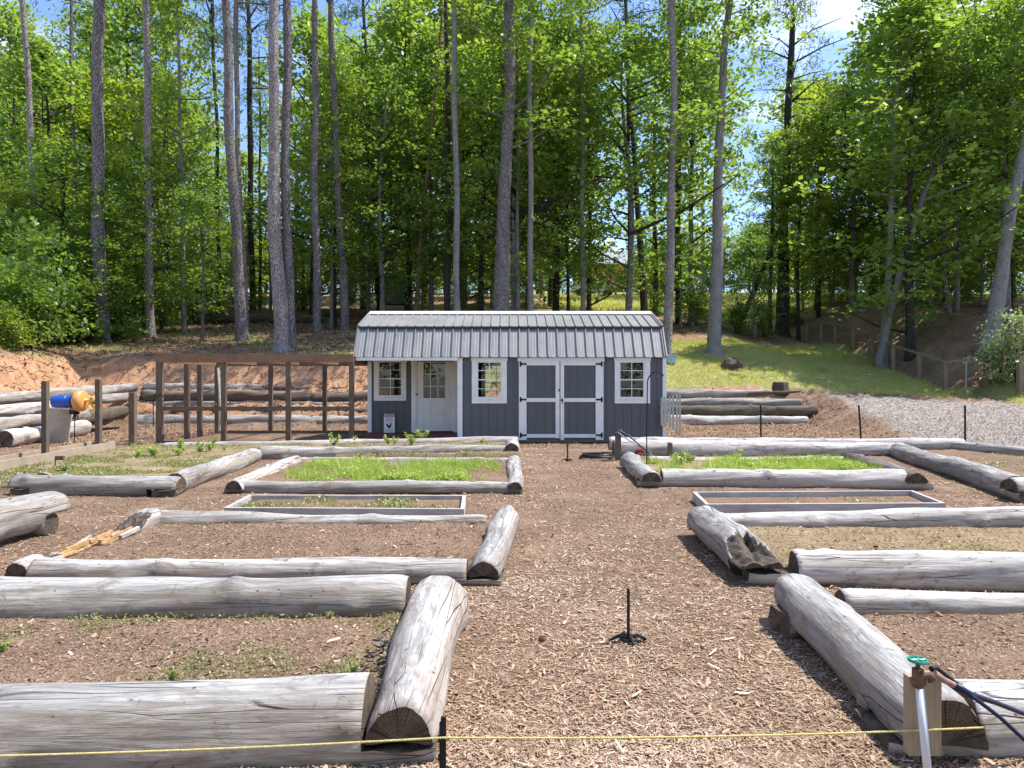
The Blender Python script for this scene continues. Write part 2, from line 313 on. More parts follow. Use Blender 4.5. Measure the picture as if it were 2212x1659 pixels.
GREYB = bark_mat('smooth_grey_bark', (.20,.19,.17), (.38,.36,.34), (.10,.09,.08), 10, 5, .015, .06)
DARKB = bark_mat('dark_bark', (.05,.042,.034), (.12,.105,.09), (.015,.012,.01), 9, 3)
TANB = bark_mat('dead_tan_bark', (.30,.19,.11), (.46,.32,.20), (.12,.07,.04), 6, 2)

def leaf_mat(name, a, bb, trans=.45):
    m, nt, b, l = newmat(name); nt.nodes.remove(b)
    at = nt.nodes.new('ShaderNodeAttribute'); at.attribute_name = 'tint'; oi = nt.nodes.new('ShaderNodeObjectInfo')
    sp = nt.nodes.new('ShaderNodeSeparateColor'); l(at.outputs['Color'], sp.inputs[0])
    f = mth(nt, 'ADD', mth(nt, 'MULTIPLY', sp.outputs[0], .62), mth(nt, 'MULTIPLY', oi.outputs['Random'], .38))
    col = mix(nt, f, a, bb)
    pr = nt.nodes.new('ShaderNodeBsdfPrincipled'); pr.inputs['Roughness'].default_value = .42; pr.inputs['Specular IOR Level'].default_value = .5; l(col, pr.inputs['Base Color'])
    tl = nt.nodes.new('ShaderNodeBsdfTranslucent'); l(mix(nt, 1.0, col, (1.6,1.6,.6), 'MULTIPLY'), tl.inputs[0])
    ms = nt.nodes.new('ShaderNodeMixShader'); ms.inputs[0].default_value = trans; l(pr.outputs[0], ms.inputs[1]); l(tl.outputs[0], ms.inputs[2]); l(ms.outputs[0], nt.nodes['Material Output'].inputs[0]); return m
LEAF = leaf_mat('broadleaf', (.085,.155,.034), (.29,.40,.11), .5)
LEAFY = leaf_mat('yellow_green_leaf', (.15,.22,.03), (.34,.40,.08), .5)
LEAFD = leaf_mat('dark_leaf', (.02,.05,.012), (.055,.11,.025), .4)
NEEDLE = leaf_mat('pine_needle', (.03,.065,.02), (.09,.14,.04), .3)
WEED = leaf_mat('weed_leaf', (.20,.30,.06), (.48,.55,.19), .4)
WEEDD = leaf_mat('low_weed', (.16,.18,.07), (.32,.34,.14), .3)
GRASSM = leaf_mat('grass_blade', (.22,.26,.06), (.54,.52,.20), .4)
BLOOM = leaf_mat('pale_shrub_leaf', (.10,.18,.06), (.50,.55,.40), .35)
def tint_mat(name, stops, rough=.9):
    m, nt, b, l = newmat(name); at = nt.nodes.new('ShaderNodeAttribute'); at.attribute_name = 'tint'; sp = nt.nodes.new('ShaderNodeSeparateColor'); l(at.outputs['Color'], sp.inputs[0])
    l(ramp(nt, sp.outputs[0], stops), b.inputs['Base Color']); b.inputs['Roughness'].default_value = rough; b.inputs['Specular IOR Level'].default_value = .15; return m
CHIP = tint_mat('wood_chip', [(0, (.12,.07,.045)), (.3, (.28,.18,.115)), (.65, (.46,.325,.225)), (.9, (.60,.48,.37)), (1, (.78,.70,.60))])
PEB = tint_mat('pebble', [(0, (.24,.20,.17)), (.5, (.38,.33,.285)), (1, (.54,.49,.44))])
STRAW = tint_mat('straw_litter', [(0, (.10,.055,.03)), (.5, (.25,.15,.085)), (1, (.42,.29,.18))])

# ground material
m, nt, b, l = newmat('ground_cover'); at = nt.nodes.new('ShaderNodeAttribute'); at.attribute_name = 'zone'; sp = nt.nodes.new('ShaderNodeSeparateColor'); l(at.outputs['Color'], sp.inputs[0])
gc = nt.nodes.new('ShaderNodeTexCoord').outputs['Object']
warp = nt.nodes.new('ShaderNodeTexNoise'); warp.inputs['Scale'].default_value = 30; l(gc, warp.inputs['Vector'])
ws = nt.nodes.new('ShaderNodeVectorMath'); ws.operation = 'SCALE'; ws.inputs['Scale'].default_value = .05; l(warp.outputs['Color'], ws.inputs[0])
wa = nt.nodes.new('ShaderNodeVectorMath'); wa.operation = 'ADD'; l(gc, wa.inputs[0]); l(ws.outputs[0], wa.inputs[1]); wv_ = wa.outputs[0]
v1 = nt.nodes.new('ShaderNodeTexVoronoi'); v1.inputs['Scale'].default_value = 72; mpp = nt.nodes.new('ShaderNodeMapping'); mpp.inputs['Scale'].default_value = (1, 2.4, 1); mpp.inputs['Rotation'].default_value = (0, 0, .5); l(wv_, mpp.inputs[0]); l(mpp.outputs[0], v1.inputs['Vector'])
s1 = nt.nodes.new('ShaderNodeSeparateColor'); l(v1.outputs['Color'], s1.inputs[0])
bign = noise(nt, gc, .55, 4, .6)
mulch = ramp(nt, s1.outputs[0], [(0, (.15,.088,.055)), (.35, (.32,.20,.13)), (.7, (.50,.34,.235)), (1, (.66,.52,.40))])
mulch = mix(nt, ramp(nt, v1.outputs['Distance'], [(.25, 0), (.6, .7)]), mulch, (.07,.04,.026))
mulch = mix(nt, ramp(nt, bign, [(.3, .4), (.6, 0)]), mulch, (.22,.145,.10))
mulch = mix(nt, ramp(nt, noise(nt, gc, 1.3, 5, .6), [(.50, 0), (.72, .5)]), mulch, (.54,.40,.28))
clayn = noise(nt, gc, 3.5, 8, .72, .8); clay = ramp(nt, clayn, [(.28, (.20,.11,.065)), (.44, (.50,.25,.13)), (.56, (.66,.36,.20)), (.72, (.56,.44,.33))])
clay = mix(nt, ramp(nt, noise(nt, gc, 9, 6, .7), [(.47, 0), (.62, .85)]), clay, (.40,.30,.21))
gr = voro(nt, gc, 34, 'F1', 1); sg = nt.nodes.new('ShaderNodeSeparateColor'); l(gr, sg.inputs[0]); grav = ramp(nt, sg.outputs[0], [(0, (.24,.20,.17)), (.5, (.39,.34,.295)), (1, (.56,.51,.46))])
grav = mix(nt, ramp(nt, noise(nt, gc, .8, 5), [(.5, 0), (.75, .5)]), grav, (.33,.26,.21))
st = mix(nt, ramp(nt, noise(nt, gc, 16, 6, .75), [(.3, 0), (.7, 1)]), (.15,.09,.055), (.40,.26,.165)); st = mix(nt, ramp(nt, noise(nt, gc, .9, 5, .6), [(.45, 0), (.7, .6)]), st, (.50,.36,.24))
gs = mix(nt, ramp(nt, noise(nt, gc, 22, 6, .75), [(.3, 0), (.7, 1)]), (.22,.24,.07), (.50,.49,.19)); gs = mix(nt, ramp(nt, noise(nt, gc, 1.2, 6, .65), [(.46, 0), (.66, .8)]), gs, (.46,.38,.20))
col = mix(nt, sp.outputs[1], mulch, clay); col = mix(nt, sp.outputs[2], col, grav); col = mix(nt, at.outputs['Alpha'], col, st); col = mix(nt, sp.outputs[0], col, gs)
l(col, b.inputs['Base Color']); b.inputs['Roughness'].default_value = .95; b.inputs['Specular IOR Level'].default_value = .1
hg = mth(nt, 'ADD', mth(nt, 'MULTIPLY', v1.outputs['Distance'], -1.), noise(nt, gc, 60, 5, .7)); bump(nt, b, hg, .9, .016); GROUND = m
def soil_mat(name, a, bb, chip):
    m, nt, b, l = newmat(name); c = nt.nodes.new('ShaderNodeTexCoord').outputs['Object']; n = noise(nt, c, 26, 7, .75); n2 = noise(nt, c, 1.6, 5, .6)
    v = nt.nodes.new('ShaderNodeTexVoronoi'); v.inputs['Scale'].default_value = 80; l(c, v.inputs['Vector']); s = nt.nodes.new('ShaderNodeSeparateColor'); l(v.outputs['Color'], s.inputs[0])
    col = mix(nt, ramp(nt, n, [(.3, 0), (.7, 1)]), a, bb); col = mix(nt, ramp(nt, n2, [(.4, 0), (.7, .6)]), col, [k*1.25 for k in bb]); col = mix(nt, ramp(nt, s.outputs[0], [(.88, 0), (.93, .7)]), col, chip)
    l(col, b.inputs['Base Color']); b.inputs['Roughness'].default_value = .95; b.inputs['Specular IOR Level'].default_value = .1; bump(nt, b, mth(nt, 'ADD', n, v.outputs['Distance']), .9, .015); return m
SOIL = soil_mat('bed_soil', (.11,.072,.048), (.26,.175,.12), (.42,.32,.24)); SOILL = soil_mat('pale_bed_soil', (.17,.12,.07), (.33,.25,.15), (.42,.34,.22))

# ---------------- ground sheet ----------------
def axis(a, b, fine, lo, hi, g=1.18):
    xs = list(np.arange(lo, hi+1e-6, fine)); s = fine
    x = hi
    while x < b: s *= g; x += s; xs.append(x)
    x = lo; s = fine; pre = []
    while x > a: s *= g; x -= s; pre.append(x)
    return np.array(pre[::-1]+xs)
gx = axis(-400, 400, .15, -16, 16, 1.08); gy = axis(-40, 600, .13, 0, 29, 1.06)
GXX, GYY = np.meshgrid(gx, gy); fx = GXX.ravel(); fy = GYY.ravel()
gz = Hn(fx, fy); nx_, ny_ = len(gx), len(gy)
gr_, cl_, gv_, st_ = masks(fx, fy)
idx = np.arange(nx_*ny_).reshape(ny_, nx_); q = np.stack([idx[:-1,:-1], idx[:-1,1:], idx[1:,1:], idx[1:,:-1]], -1).reshape(-1, 4)
me = bpy.data.meshes.new('ground'); me.vertices.add(len(fx)); me.vertices.foreach_set('co', np.stack([fx, fy, gz], -1).astype(np.float32).ravel())
me.loops.add(q.size); me.loops.foreach_set('vertex_index', q.astype(np.int32).ravel()); me.polygons.add(len(q)); me.polygons.foreach_set('loop_start', np.arange(len(q), dtype=np.int32)*4)
me.polygons.foreach_set('use_smooth', np.ones(len(q), bool)); ca = me.color_attributes.new('zone', 'FLOAT_COLOR', 'POINT'); ca.data.foreach_set('color', np.stack([gr_, cl_, gv_, st_], -1).astype(np.float32).ravel())
me.materials.append(GROUND); me.update(calc_edges=True); tag(link('ground', me), kind='structure')

# ---------------- scatter helpers ----------------
def flakes(x, y, z, ln, wd, tilt, tint, lift=.0):
    n = len(x); a = rng.uniform(0, 2*pi, n); t = rng.normal(0, tilt, n); r = rng.normal(0, tilt, n)
    ux = np.stack([np.cos(a)*np.cos(t), np.sin(a)*np.cos(t), np.sin(t)], -1); vx = np.stack([-np.sin(a)*np.cos(r), np.cos(a)*np.cos(r), np.sin(r)], -1)
    c = np.stack([x, y, z+np.abs(np.sin(t))*ln*.5+lift], -1); U = ux*(ln*.5)[:,None]; V = vx*(wd*.5)[:,None]
    k = rng.uniform(.3, 1, (n, 1)); V4 = np.stack([c-U-V*k, c+U*.8-V, c+U+V*k, c-U*.7+V], 1).reshape(-1, 3)
    return V4, np.stack([tint, tint, tint, np.ones(n)], -1)
def visible_pts(n, y0, y1, power=1.6):
    """points in the camera's ground wedge, denser near"""
    u = rng.uniform(0, 1, n); y = (y0**(1-power)+(y1**(1-power)-y0**(1-power))*u)**(1/(1-power)) if power != 1 else y0*(y1/y0)**u
    x = rng.uniform(-.80, .80, n)*y; return x, y
def stuff(name, parts, nv, mat, label):
    V = np.concatenate([p[0] for p in parts]); C = np.concatenate([p[1] for p in parts]); me = npmesh(name, V, nv, mat, C); return tag(link(name, me), label, kind='stuff')
# ---------------- logs ----------------
def fit(vx, vt, vb, zs=0., bury=.35):
    d0 = (CZ-zs)*F/(vb-HY); s = (vt-HY)/F; lo, hi = .02, .6
    def g(r):
        zc = r*(1-bury); a = sqrt(max(0, r*r-(zc-zs)**2)); d = d0+a; return (CZ-s*d-zc)/sqrt(1+s*s)-r
    for _ in range(50):
        mid = (lo+hi)/2
        if g(mid) > 0: lo = mid
        else: hi = mid
    r = (lo+hi)/2; zc = r*(1-bury); d = d0+sqrt(max(0, r*r-(zc-zs)**2)); return ((vx-CX)/F*d, d, zc, r)
def make_log(name, label, p0, p1, r0, r1, mat=LOGB, k0=None, k1=None, seed=1, top=None, wob=1.5, zl=None, group=None, name_parent=None, nring=36, cat='log', bend=0.):
    """k0/k1: ('upper'|'lower', length): half-lap notch at an end. top(s): height limit over the axis (rot cut)"""
    p0 = np.array(p0, float); p1 = np.array(p1, float); dv = p1-p0; Lh = math.hypot(dv[0], dv[1]); rz = atan2(dv[1], dv[0])
    R = random.Random(seed*131+7); ph = [R.uniform(0, 6.28) for _ in range(12)]
    stp = .045 if Lh < 5 else .09; n = max(6, int(Lh/stp)); S = [i*Lh/n for i in range(n+1)]
    trans = []
    if k0: trans.append(k0[1])
    if k1: trans.append(Lh-k1[1])
    for t in trans: S = [s for s in S if abs(s-t) > .02]+[t-.002, t+.002]
    S = sorted(S); knots = [(R.uniform(0, Lh), R.uniform(0, 6.28), R.uniform(.12, .34), R.uniform(.03, .08)) for _ in range(int(Lh*1.6)+1)]
    zlap0 = 0. if zl is None else zl-p0[2]
    V = []; clipped = []
    for s in S:
        t = s/Lh; r = r0+(r1-r0)*t; cz = dv[2]*t
        wc = min(wob, 2.0)*.5; cy = wc*(.018*sin(s*1.7+ph[0])+.008*sin(s*4.3+ph[1]))+bend*sin(pi*t); cz2 = cz+wc*(.010*sin(s*1.9+ph[2])+.004*sin(s*5+ph[3]))
        e = 1-.10*math.exp(-min(s, Lh-s)/.035)
        mode = None
        if k0 and s < k0[1]: mode = k0[0]
        if k1 and s > Lh-k1[1]: mode = k1[0]
        for k in range(nring):
            a = 2*pi*k/nring
            rr = r*e*(1+wob*(.028*sin(2*a+s*1.3+ph[4])+.018*sin(3*a-s*2.2+ph[5])+.012*sin(5*a+s*3.7+ph[6])+.010*sin(9*a+s*7+ph[7])+.007*sin(17*a+2*sin(s*2+ph[8]))+.02*sin(s*6.1+ph[9])*sin(a+ph[10])))
            for (ks, ka, kh, kw) in knots:
                da = (a-ka+pi) % (2*pi)-pi; q2 = ((s-ks)/kw)**2+(da*r/kw)**2
                if q2 < 6: rr *= 1+kh*.55*math.exp(-q2)*wob
            y = cy+rr*cos(a); z = cz2+rr*sin(a); c = 0
            lapz = zlap0+.006*sin(s*30+a*3)
            if mode == 'upper' and z < lapz: z = lapz; c = 1
            if mode == 'lower' and z > lapz-.006: z = lapz-.006; c = 1
            if top is not None:
                tz = top(s, y)
                if tz is not None and z > cz2+tz*r: z = cz2+tz*r+.004*sin(s*60+k*2.3)+.005*sin(s*23+k*1.7); c = 2
            V.append((s, y, z)); clipped.append(c)
    mb = MB(); mb.v = V; m = len(S)
    for i in range(m-1):
        for k in range(nring):
            a = i*nring+k; b_ = i*nring+(k+1) % nring; f = (a, a+nring, b_+nring, b_); mb.f.append(f)
            cs = [clipped[j] for j in f]; mb.m.append(2 if min(cs) == 2 else (1 if (min(cs) >= 1 or (S[i+1]-S[i] < .006 and max(cs) >= 1)) else 0))
    for base, rev in ((0, False), ((m-1)*nring, True)):
        c = np.mean(np.array(V[base:base+nring]), axis=0); ci = len(mb.v); mb.v.append((c[0]+(.006 if base == 0 else -.006), c[1], c[2]))
        for k in range(nring):
            a = base+k; b_ = base+(k+1) % nring; mb.f.append((ci, b_, a) if rev else (ci, a, b_)); mb.m.append(1)
    mb.f = [tuple(reversed(f)) for f in mb.f]
    o = mb.build(name, [mat, ENDG, ROT], loc=tuple(p0), rz=rz, smooth=True)
    o.data.update()
    # sharp edges where the end/lap faces meet the bark
    mi = np.array(mb.m); sm = mi == 0; o.data.polygons.foreach_set('use_smooth', sm)
    if label: tag(o, label, cat, group)
    return o
GB = 'peeled logs laid as garden bed edges'
def tlog(label, L_, R_, mat, kL=None, kR=None, seed=1, zs=0., exL=0., exR=0., bury=.35, **k):
    """transverse log; exL/exR lengthen the ends (m) with the lap kept there"""
    a = fit(*L_, zs=zs, bury=bury); c = fit(*R_, zs=zs, bury=bury)
    p0 = np.array(a[:3]); p1 = np.array(c[:3]); u = (p1-p0)/np.linalg.norm(p1-p0)
    k0 = (kL, exL) if kL == 'lower' else ((kL, exL) if kL else None); k1 = (kR, exR) if kR else None
    if kL == 'lower': p0 = p0-u*exL
    if kR == 'lower': p1 = p1+u*exR
    make_log('garden_log', label, p0, p1, a[3], c[3], mat, k0, k1, seed, group=GB, **k)
    return a, c
def slog(label, near, far, r0, r1, mat, zc0, zc1, k0=None, k1=None, seed=1, **k):
    return make_log('garden_log', label, (near[0], near[1], zc0), (far[0], far[1], zc1), r0, r1, mat, k0, k1, seed, group=GB, **k)
def soil(pts, z, mat=SOILL, amp=.02, fineness=.07):
    xs = [p[0] for p in pts]; ys = [p[1] for p in pts]
    # bilinear patch between four corners: near-left, near-right, far-right, far-left
    nl, nr, fr_, fl = [np.array(p) for p in pts]
    nu = max(4, int(np.linalg.norm(nr-nl)/fineness)); nv = max(4, int(np.linalg.norm(fl-nl)/fineness))
    u, v = np.meshgrid(np.linspace(0, 1, nu), np.linspace(0, 1, nv)); u = u.ravel()[:,None]; v = v.ravel()[:,None]
    p = (nl*(1-u)+nr*u)*(1-v)+(fl*(1-u)+fr_*u)*v
    zz = z+(fbm(p[:,0]*2.5, p[:,1]*2.5, 77)-.5)*amp*2+(fbm(p[:,0]*11, p[:,1]*11, 78)-.5)*amp
    vs = [(a, b_, c) for (a, b_), c in zip(p, zz)]; mb = MB(); fs = [(j*nu+i, j*nu+i+1, (j+1)*nu+i+1, (j+1)*nu+i) for j in range(nv-1) for i in range(nu-1)]
    mb.add(vs, fs)
    ring = [i for i in range(nu)]+[j*nu+nu-1 for j in range(1, nv)]+[(nv-1)*nu+i for i in range(nu-2, -1, -1)]+[j*nu for j in range(nv-2, 0, -1)]
    o = len(mb.v); mb.v.extend([(mb.v[i][0], mb.v[i][1], -.05) for i in ring]); nR = len(ring)
    for k in range(nR): mb.f.append((ring[k], o+k, o+(k+1) % nR, ring[(k+1) % nR])); mb.m.append(0)
    return tag(mb.build('garden_soil', mat, smooth=True), kind='structure')
BEDS = {}
# bed A : far left, L shaped
a, c = tlog('thick grey front log of the far left plant bed, notched at its left end', (28,1027,1070), (392,1030,1073), LOGB, 'upper', 'upper', 3, exL=.27, exR=.36)
zA = a[2]; 
slog('grey log slanting back from the far left front log', (XA(350, 8.75), 8.75), (XA(548, 12.9), 12.95), .155, .14, LOGB, zA, .10, ('lower', .38), None, 4, zl=zA)
tlog('long grey log with dark blotches fronting the narrow strip bed before the porch', (560,966,994), (1122,961,984), LOGB, seed=5)
tlog('thin pale rear log of the strip bed closest to the shed porch', (352,957,966), (1118,943,955), LOGS, seed=6, zs=.08)
slog('short pale stub log closing the right end of the strip bed', (XA(1105, 13.7), 13.75), (XA(1105, 15.2), 15.2), .14, .13, LOGS, .13, .12, None, None, 7)
slog('dark stub of a cut log beneath the left end of the far left front log', (XA(45, 8.9), 8.9), (XA(100, 9.9), 9.9), .12, .12, LOGB, .06, .06, ('lower', .9), None, 8, zl=.09)
soil([(XA(60, 9.2), 9.1), (-4.4, 9.1), (-4.75, 13.0), (-7.8, 13.0)], .10, SOILL); soil([(-8.0, 13.0), (.2, 13.55), (.1, 16.0), (-8.0, 15.6)], .09, SOILL)
# bed B : green weeds left
a, c = tlog('dark grey log in front of the left bed of green weeds', (520,1039,1066), (1100,1040,1066), LOGB, 'lower', 'lower', 11, exL=.19, exR=.17)
zB = a[2]
slog('slim pale log slanting up the left side of the left green weed bed', (XA(505, 9.05), 9.02), (XA(633, 11.9), 12.0), .12, .11, LOGS, zB, .09, ('upper', .26), None, 12, zl=zB)
tlog('thin knobbly white log behind the left green weed bed', (640,988,1001), (1098,989,1000), LOGS, seed=13, zs=.07)
slog('short grey log closing the left green weed bed on its right', (XA(1112, 9.05), 9.02), (XA(1111, 12), 12.1), .105, .12, LOGB, zB, .09, ('upper', .26), None, 14, zl=zB)
soil([(-3.6, 9.25), (.02, 9.25), (0, 12.1), (-3.65, 12.1)], .10, SOIL)
# bed D
tlog('white log tapering to the right, just in front of the left plank planter', (330,1105,1138), (1050,1114,1126), LOGS, seed=21, zs=.06)
a, c = tlog('long knotty pale log fronting the brown soil bed, just behind a fatter log', (78,1208,1262), (1010,1206,1268), LOGS, 'lower', 'lower', 22, exL=.16, exR=.24)
zD = a[2]; zD2 = c[2]
slog('short pale log with dark half-round end, right of the brown soil bed', (XA(1046, 4.92), 4.9), (XA(1092, 6.6), 6.75), .112, .12, LOGB, zD2, .13, ('upper', .27), None, 23, zl=zD2)
def rotD(s, y): return .45+.35*sin(s*3.1+1)+.3*sin(s*7+2)-(.9 if .45 < s < 1.15 else 0) if .25 < s < 1.75 else None
dl = slog('broken rotten log with orange heartwood, left of the brown soil bed', (XA(38, 4.95), 4.95), (XA(322, 6.75), 6.8), .10, .12, LOGS, zD*.9, .11, None, None, 24, top=rotD, wob=2.2)
mb = MB(); R = random.Random(5)
for k in range(16):
    s = .4+R.random()*.8; y = R.uniform(-.07, .06); ln = R.uniform(.15, .4); z0 = R.uniform(-.0, .05)
    mb.beam((s, y, z0), (s+ln, y+R.uniform(-.02, .02), z0+R.uniform(-.02, .02)), R.uniform(.012, .03), R.uniform(.015, .04))
mb.build('exposed_heartwood', ORG, parent=dl)
mb = MB()
for k in range(10):
    s = .1+R.random()*1.4; y = R.uniform(.02, .11)*R.choice((-1, 1)); ln = R.uniform(.2, .5)
    mb.beam((s, y, R.uniform(-.05, .05)), (s+ln, y+R.uniform(-.03, .03), R.uniform(-.03, .07)), R.uniform(.02, .045), R.uniform(.02, .04))
mb.build('splintered_shell', LOGS, parent=dl)
soil([(-3.45, 5.05), (-.2, 5.05), (-.06, 6.75), (-3.4, 6.9)], .07, SOIL)
# bed E
a, c = tlog('fat grey log at the rear of the nearest left bed with a pale sawn end', (-90,1246,1334), (882,1243,1327), LOGB, seed=31, zs=.09)
zE = .085
make_log('garden_log', 'hulking pale log crossing the bottom left corner of the picture', (-2.35, 2.70, .06), (-.285, 2.76, zE), .18, .175, LOGB, None, ('lower', .27), 32, group=GB)
slog('large pale log with half-round end pointing at the camera, left of the path', (-.415, 2.60), (-.415, 4.25), .142, .165, LOGS, zE, .11, ('upper', .30), None, 33, zl=zE)
soil([(-3.6, 2.8), (-.5, 2.8), (-.5, 4.1), (-3.6, 4.1)], .09, SOIL, .025)
mb = MB(); R_ = random.Random(8)
for k in range(45):
    yy = R_.uniform(2.86, 3.6); xx = -.60+R_.uniform(-.05, .06)-(.02 if yy > 3 else 0); z_ = .10+R_.uniform(0, .09)*(1.2 if yy < 3.1 else .5); a_ = R_.uniform(0, 3); mb.beam((xx, yy, z_), (xx+cos(a_)*R_.uniform(.02, .06), yy+sin(a_)*R_.uniform(.02, .07), z_+R_.uniform(-.03, .03)), R_.uniform(.008, .022), .005)
tag(mb.build('bark_scraps', LOGK), 'loose bark scraps packed in the corner of the two nearest left logs', kind='stuff')
# bed F
slog('cut log entering at the left edge, resting on a round-ended tan log', (-4.55, 4.4), (-4.40, 6.85), .17, .165, LOGB, .22, .22, None, ('upper', .35), 41, zl=.20)
make_log('garden_log', 'short tan log with a round end under the left edge log', (-6.4, 6.72, .09), (-4.27, 6.60, .10), .13, .115, LOGB, None, None, 42, group=GB)
make_log('garden_log', 'dark log lying flat behind the left edge log', (-7.0, 7.4, .1), (-4.95, 7.35, .1), .12, .12, LOGC, None, None, 43, group=GB)
# right : G
make_log('garden_log', 'long white rear log beneath the row of black stakes on the right', (1.98, 14.55, .17), (9.2, 14.5, .17), .14, .11, LOGA, None, None, 51, group=GB)
tlog('fat white log lying across the right side in front of the shed corner', (1325,950,986), (1945,957,985), LOGA, seed=52)
slog('thick grey log slanting from the white log to the right edge', (6.15, 8.35), (7.5, 13.9), .165, .16, LOGB, .11, .10, ('lower', .45), None, 53, zl=.11)
make_log('garden_log', 'white log with a dark half-round end at the right edge', (6.0, 8.58, .12), (8.8, 8.7, .12), .165, .16, LOGA, ('upper', .35), None, 54, group=GB, zl=.12)
make_log('garden_log', 'grey log running down from the last black stake to the right edge', (8.95, 14.55, .12), (10.2, 11.4, .11), .12, .12, LOGB, None, None, 55, group=GB)
soil([(6.5, 8.8), (9.6, 8.8), (9.1, 14.4), (7.6, 13.9)], .08, SOIL); 
# bed I
a, c = tlog('white log with tan belly in front of the right bed of green weeds', (1428,1014,1052), (1952,1016,1056), LOGA, 'lower', 'lower', 61, exL=.34, exR=.33)
zI = a[2]; zI2 = c[2]
slog('mottled grey log beside the shepherd hook, left side of the right weed bed', (XA(1406, 9.55), 9.52), (XA(1361, 11.9), 12.0), .142, .135, LOGB, zI, .12, ('upper', .32), None, 62, zl=zI)
slog('brown log slanting down the right side of the right weed bed', (XA(1974, 9.5), 9.42), (XA(1838, 11.9), 11.95), .145, .12, LOGC, zI2, .13, ('upper', .32), None, 63, zl=zI2)
tlog('thin white log behind the right bed of green weeds', (1400,988,998), (1835,987,998), LOGA, seed=64, zs=.08)
soil([(1.9, 9.7), (5.4, 9.7), (5.55, 11.9), (2.0, 11.9)], .12, SOILL)
# bed L
a, c = tlog('chalk white log with a ragged underside behind the tan soil bed', (1562,1108,1135), (2330,1093,1131), LOGA, 'lower', None, 71, zs=.05, exL=.32)
a, c = tlog('broad white log fronting the tan soil bed, running off the right edge', (1713,1190,1264), (2330,1196,1279), LOGA, 'lower', None, 72, exL=.33)
zL = a[2]
def rotL(s, y): return (.12+1.9*max(0, s-.16)+(.35 if y < -.03 else 0)*min(1, s*3)+.12*sin(y*40)) if s < .60 else None
slog('grey log with a dark rotten hollow front end, left side of the tan soil bed', (1.72, 4.93), (1.76, 6.62), .165, .14, LOGB, .12, .15, ('upper', .27), None, 73, top=rotL, zl=.12)
soil([(1.9, 5.1), (4.8, 5.1), (4.9, 6.6), (1.8, 6.6)], .07, SOILL)
# bed M
a, c = tlog('bright white log at the back of the nearest right bed, half buried in soil', (1815,1270,1312), (2330,1283,1319), LOGA, None, None, 81, zs=.07)
slog('tan wood stub sticking out below the far end of the big right hand log', (1.50, 3.98), (1.78, 4.04), .12, .12, LOGB, .08, .10, ('lower', .15), None, 82, zl=.14)
slog('big pale log pointing at the camera on the right, its end behind the tap board', (1.605, 2.62), (1.72, 4.28), .160, .140, LOGB, .075, .15, ('upper', .30), None, 83, zl=.06)
make_log('garden_log', 'white log running right from behind the faucet at the bottom right corner', (1.42, 2.80, .045), (3.3, 2.83, .045), .155, .16, LOGA, ('lower', .345), None, 84, group=GB, zl=.055)
soil([(1.75, 2.9), (4.2, 2.9), (4.2, 4.15), (1.8, 4.1)], .07, SOIL, .025)
# ---------------- terrace logs against the bank ----------------
GT = 'logs stacked against the clay bank'
def blog(label, p0, p1, r0, r1, mat, seed, **k): k.setdefault('wob', 2.3); make_log('bank_log', label, p0, p1, r0, r1, mat, seed=seed, group=GT, nring=24, **k)
blog('long peeled log lying lowest against the bank behind the chicken run', (-12.1,22.7,.2), (-3.2,22.75,.2), .21, .19, LOGB, 101)
blog('short peeled log behind the shed porch, lowest on the left bank', (-3.1,22.8,.2), (2.6,22.9,.2), .19, .2, LOGB, 102)
blog('dim barked log second from the bottom behind the chicken run', (-11.0,23.08,.52), (-4.0,23.1,.5), .13, .12, LOGC, 103)
blog('thick dark log high on the bank behind the chicken run', (-12.2,23.5,.98), (-6.65,23.5,.96), .22, .20, LOGC, 104)
blog('dark barked log continuing the high row towards the shed', (-6.6,23.52,.95), (-1.0,23.6,.9), .2, .18, LOGK, 105)
blog('thin grey pole between the rows of bank logs behind the run', (-12,23.3,.76), (-5.2,23.35,.74), .09, .08, LOGB, 106)
blog('topmost grey log on the bank behind the left end of the run', (-12.4,23.95,1.28), (-8.4,24.0,1.25), .15, .15, LOGB, 107)
blog('topmost brown log on the bank behind the right end of the run', (-8.2,23.95,1.2), (-4.6,24.0,1.18), .13, .10, LOGK, 108)
blog('pale log at the far left with a big dark round end', (-11.25,15.75,.18), (-11.6,19.3,.22), .20, .19, LOGA, 111)
blog('bleached log lying above the round-ended log at the far left', (-11.95,15.2,.42), (-12.2,20.3,.5), .18, .17, LOGB, 112)
blog('heavy barked log lying behind the blue bucket', (-12.25,19.4,.40), (-12.25,22.4,.52), .23, .21, LOGK, 113)
blog('sun-bleached log with a dark sawn end near the left edge', (-12.45,16.6,.72), (-12.75,20.9,.8), .16, .15, LOGA, 114)
blog('long log sloping up the bank at the far left, the highest there', (-13.35,17.2,.95), (-12.6,23.7,1.28), .17, .16, LOGB, 115)
blog('tan barkless log beneath the highest log at the far left', (-12.9,20.6,.9), (-12.3,23.3,1.0), .14, .13, LOGB, 116)
blog('white log lowest in the stack right of the shed', (2.8,24.15,.16), (10.05,24.2,.15), .19, .15, LOGA, 121)
blog('rough barked log second from the ground right of the shed', (2.9,24.55,.47), (10.5,24.5,.47), .18, .20, LOGK, 122)
blog('dark log third from the ground right of the shed', (3,24.9,.74), (10.1,24.85,.76), .14, .14, LOGB, 123)
blog('top grey log of the stack right of the shed, split at its right end', (3.1,25.2,1.0), (9.2,25.2,1.08), .17, .13, LOGB, 124)
blog('pair of thin broken branches beside the top log of the right stack', (8.3,25.1,1.05), (10.2,25.1,1.15), .07, .04, LOGC, 125)

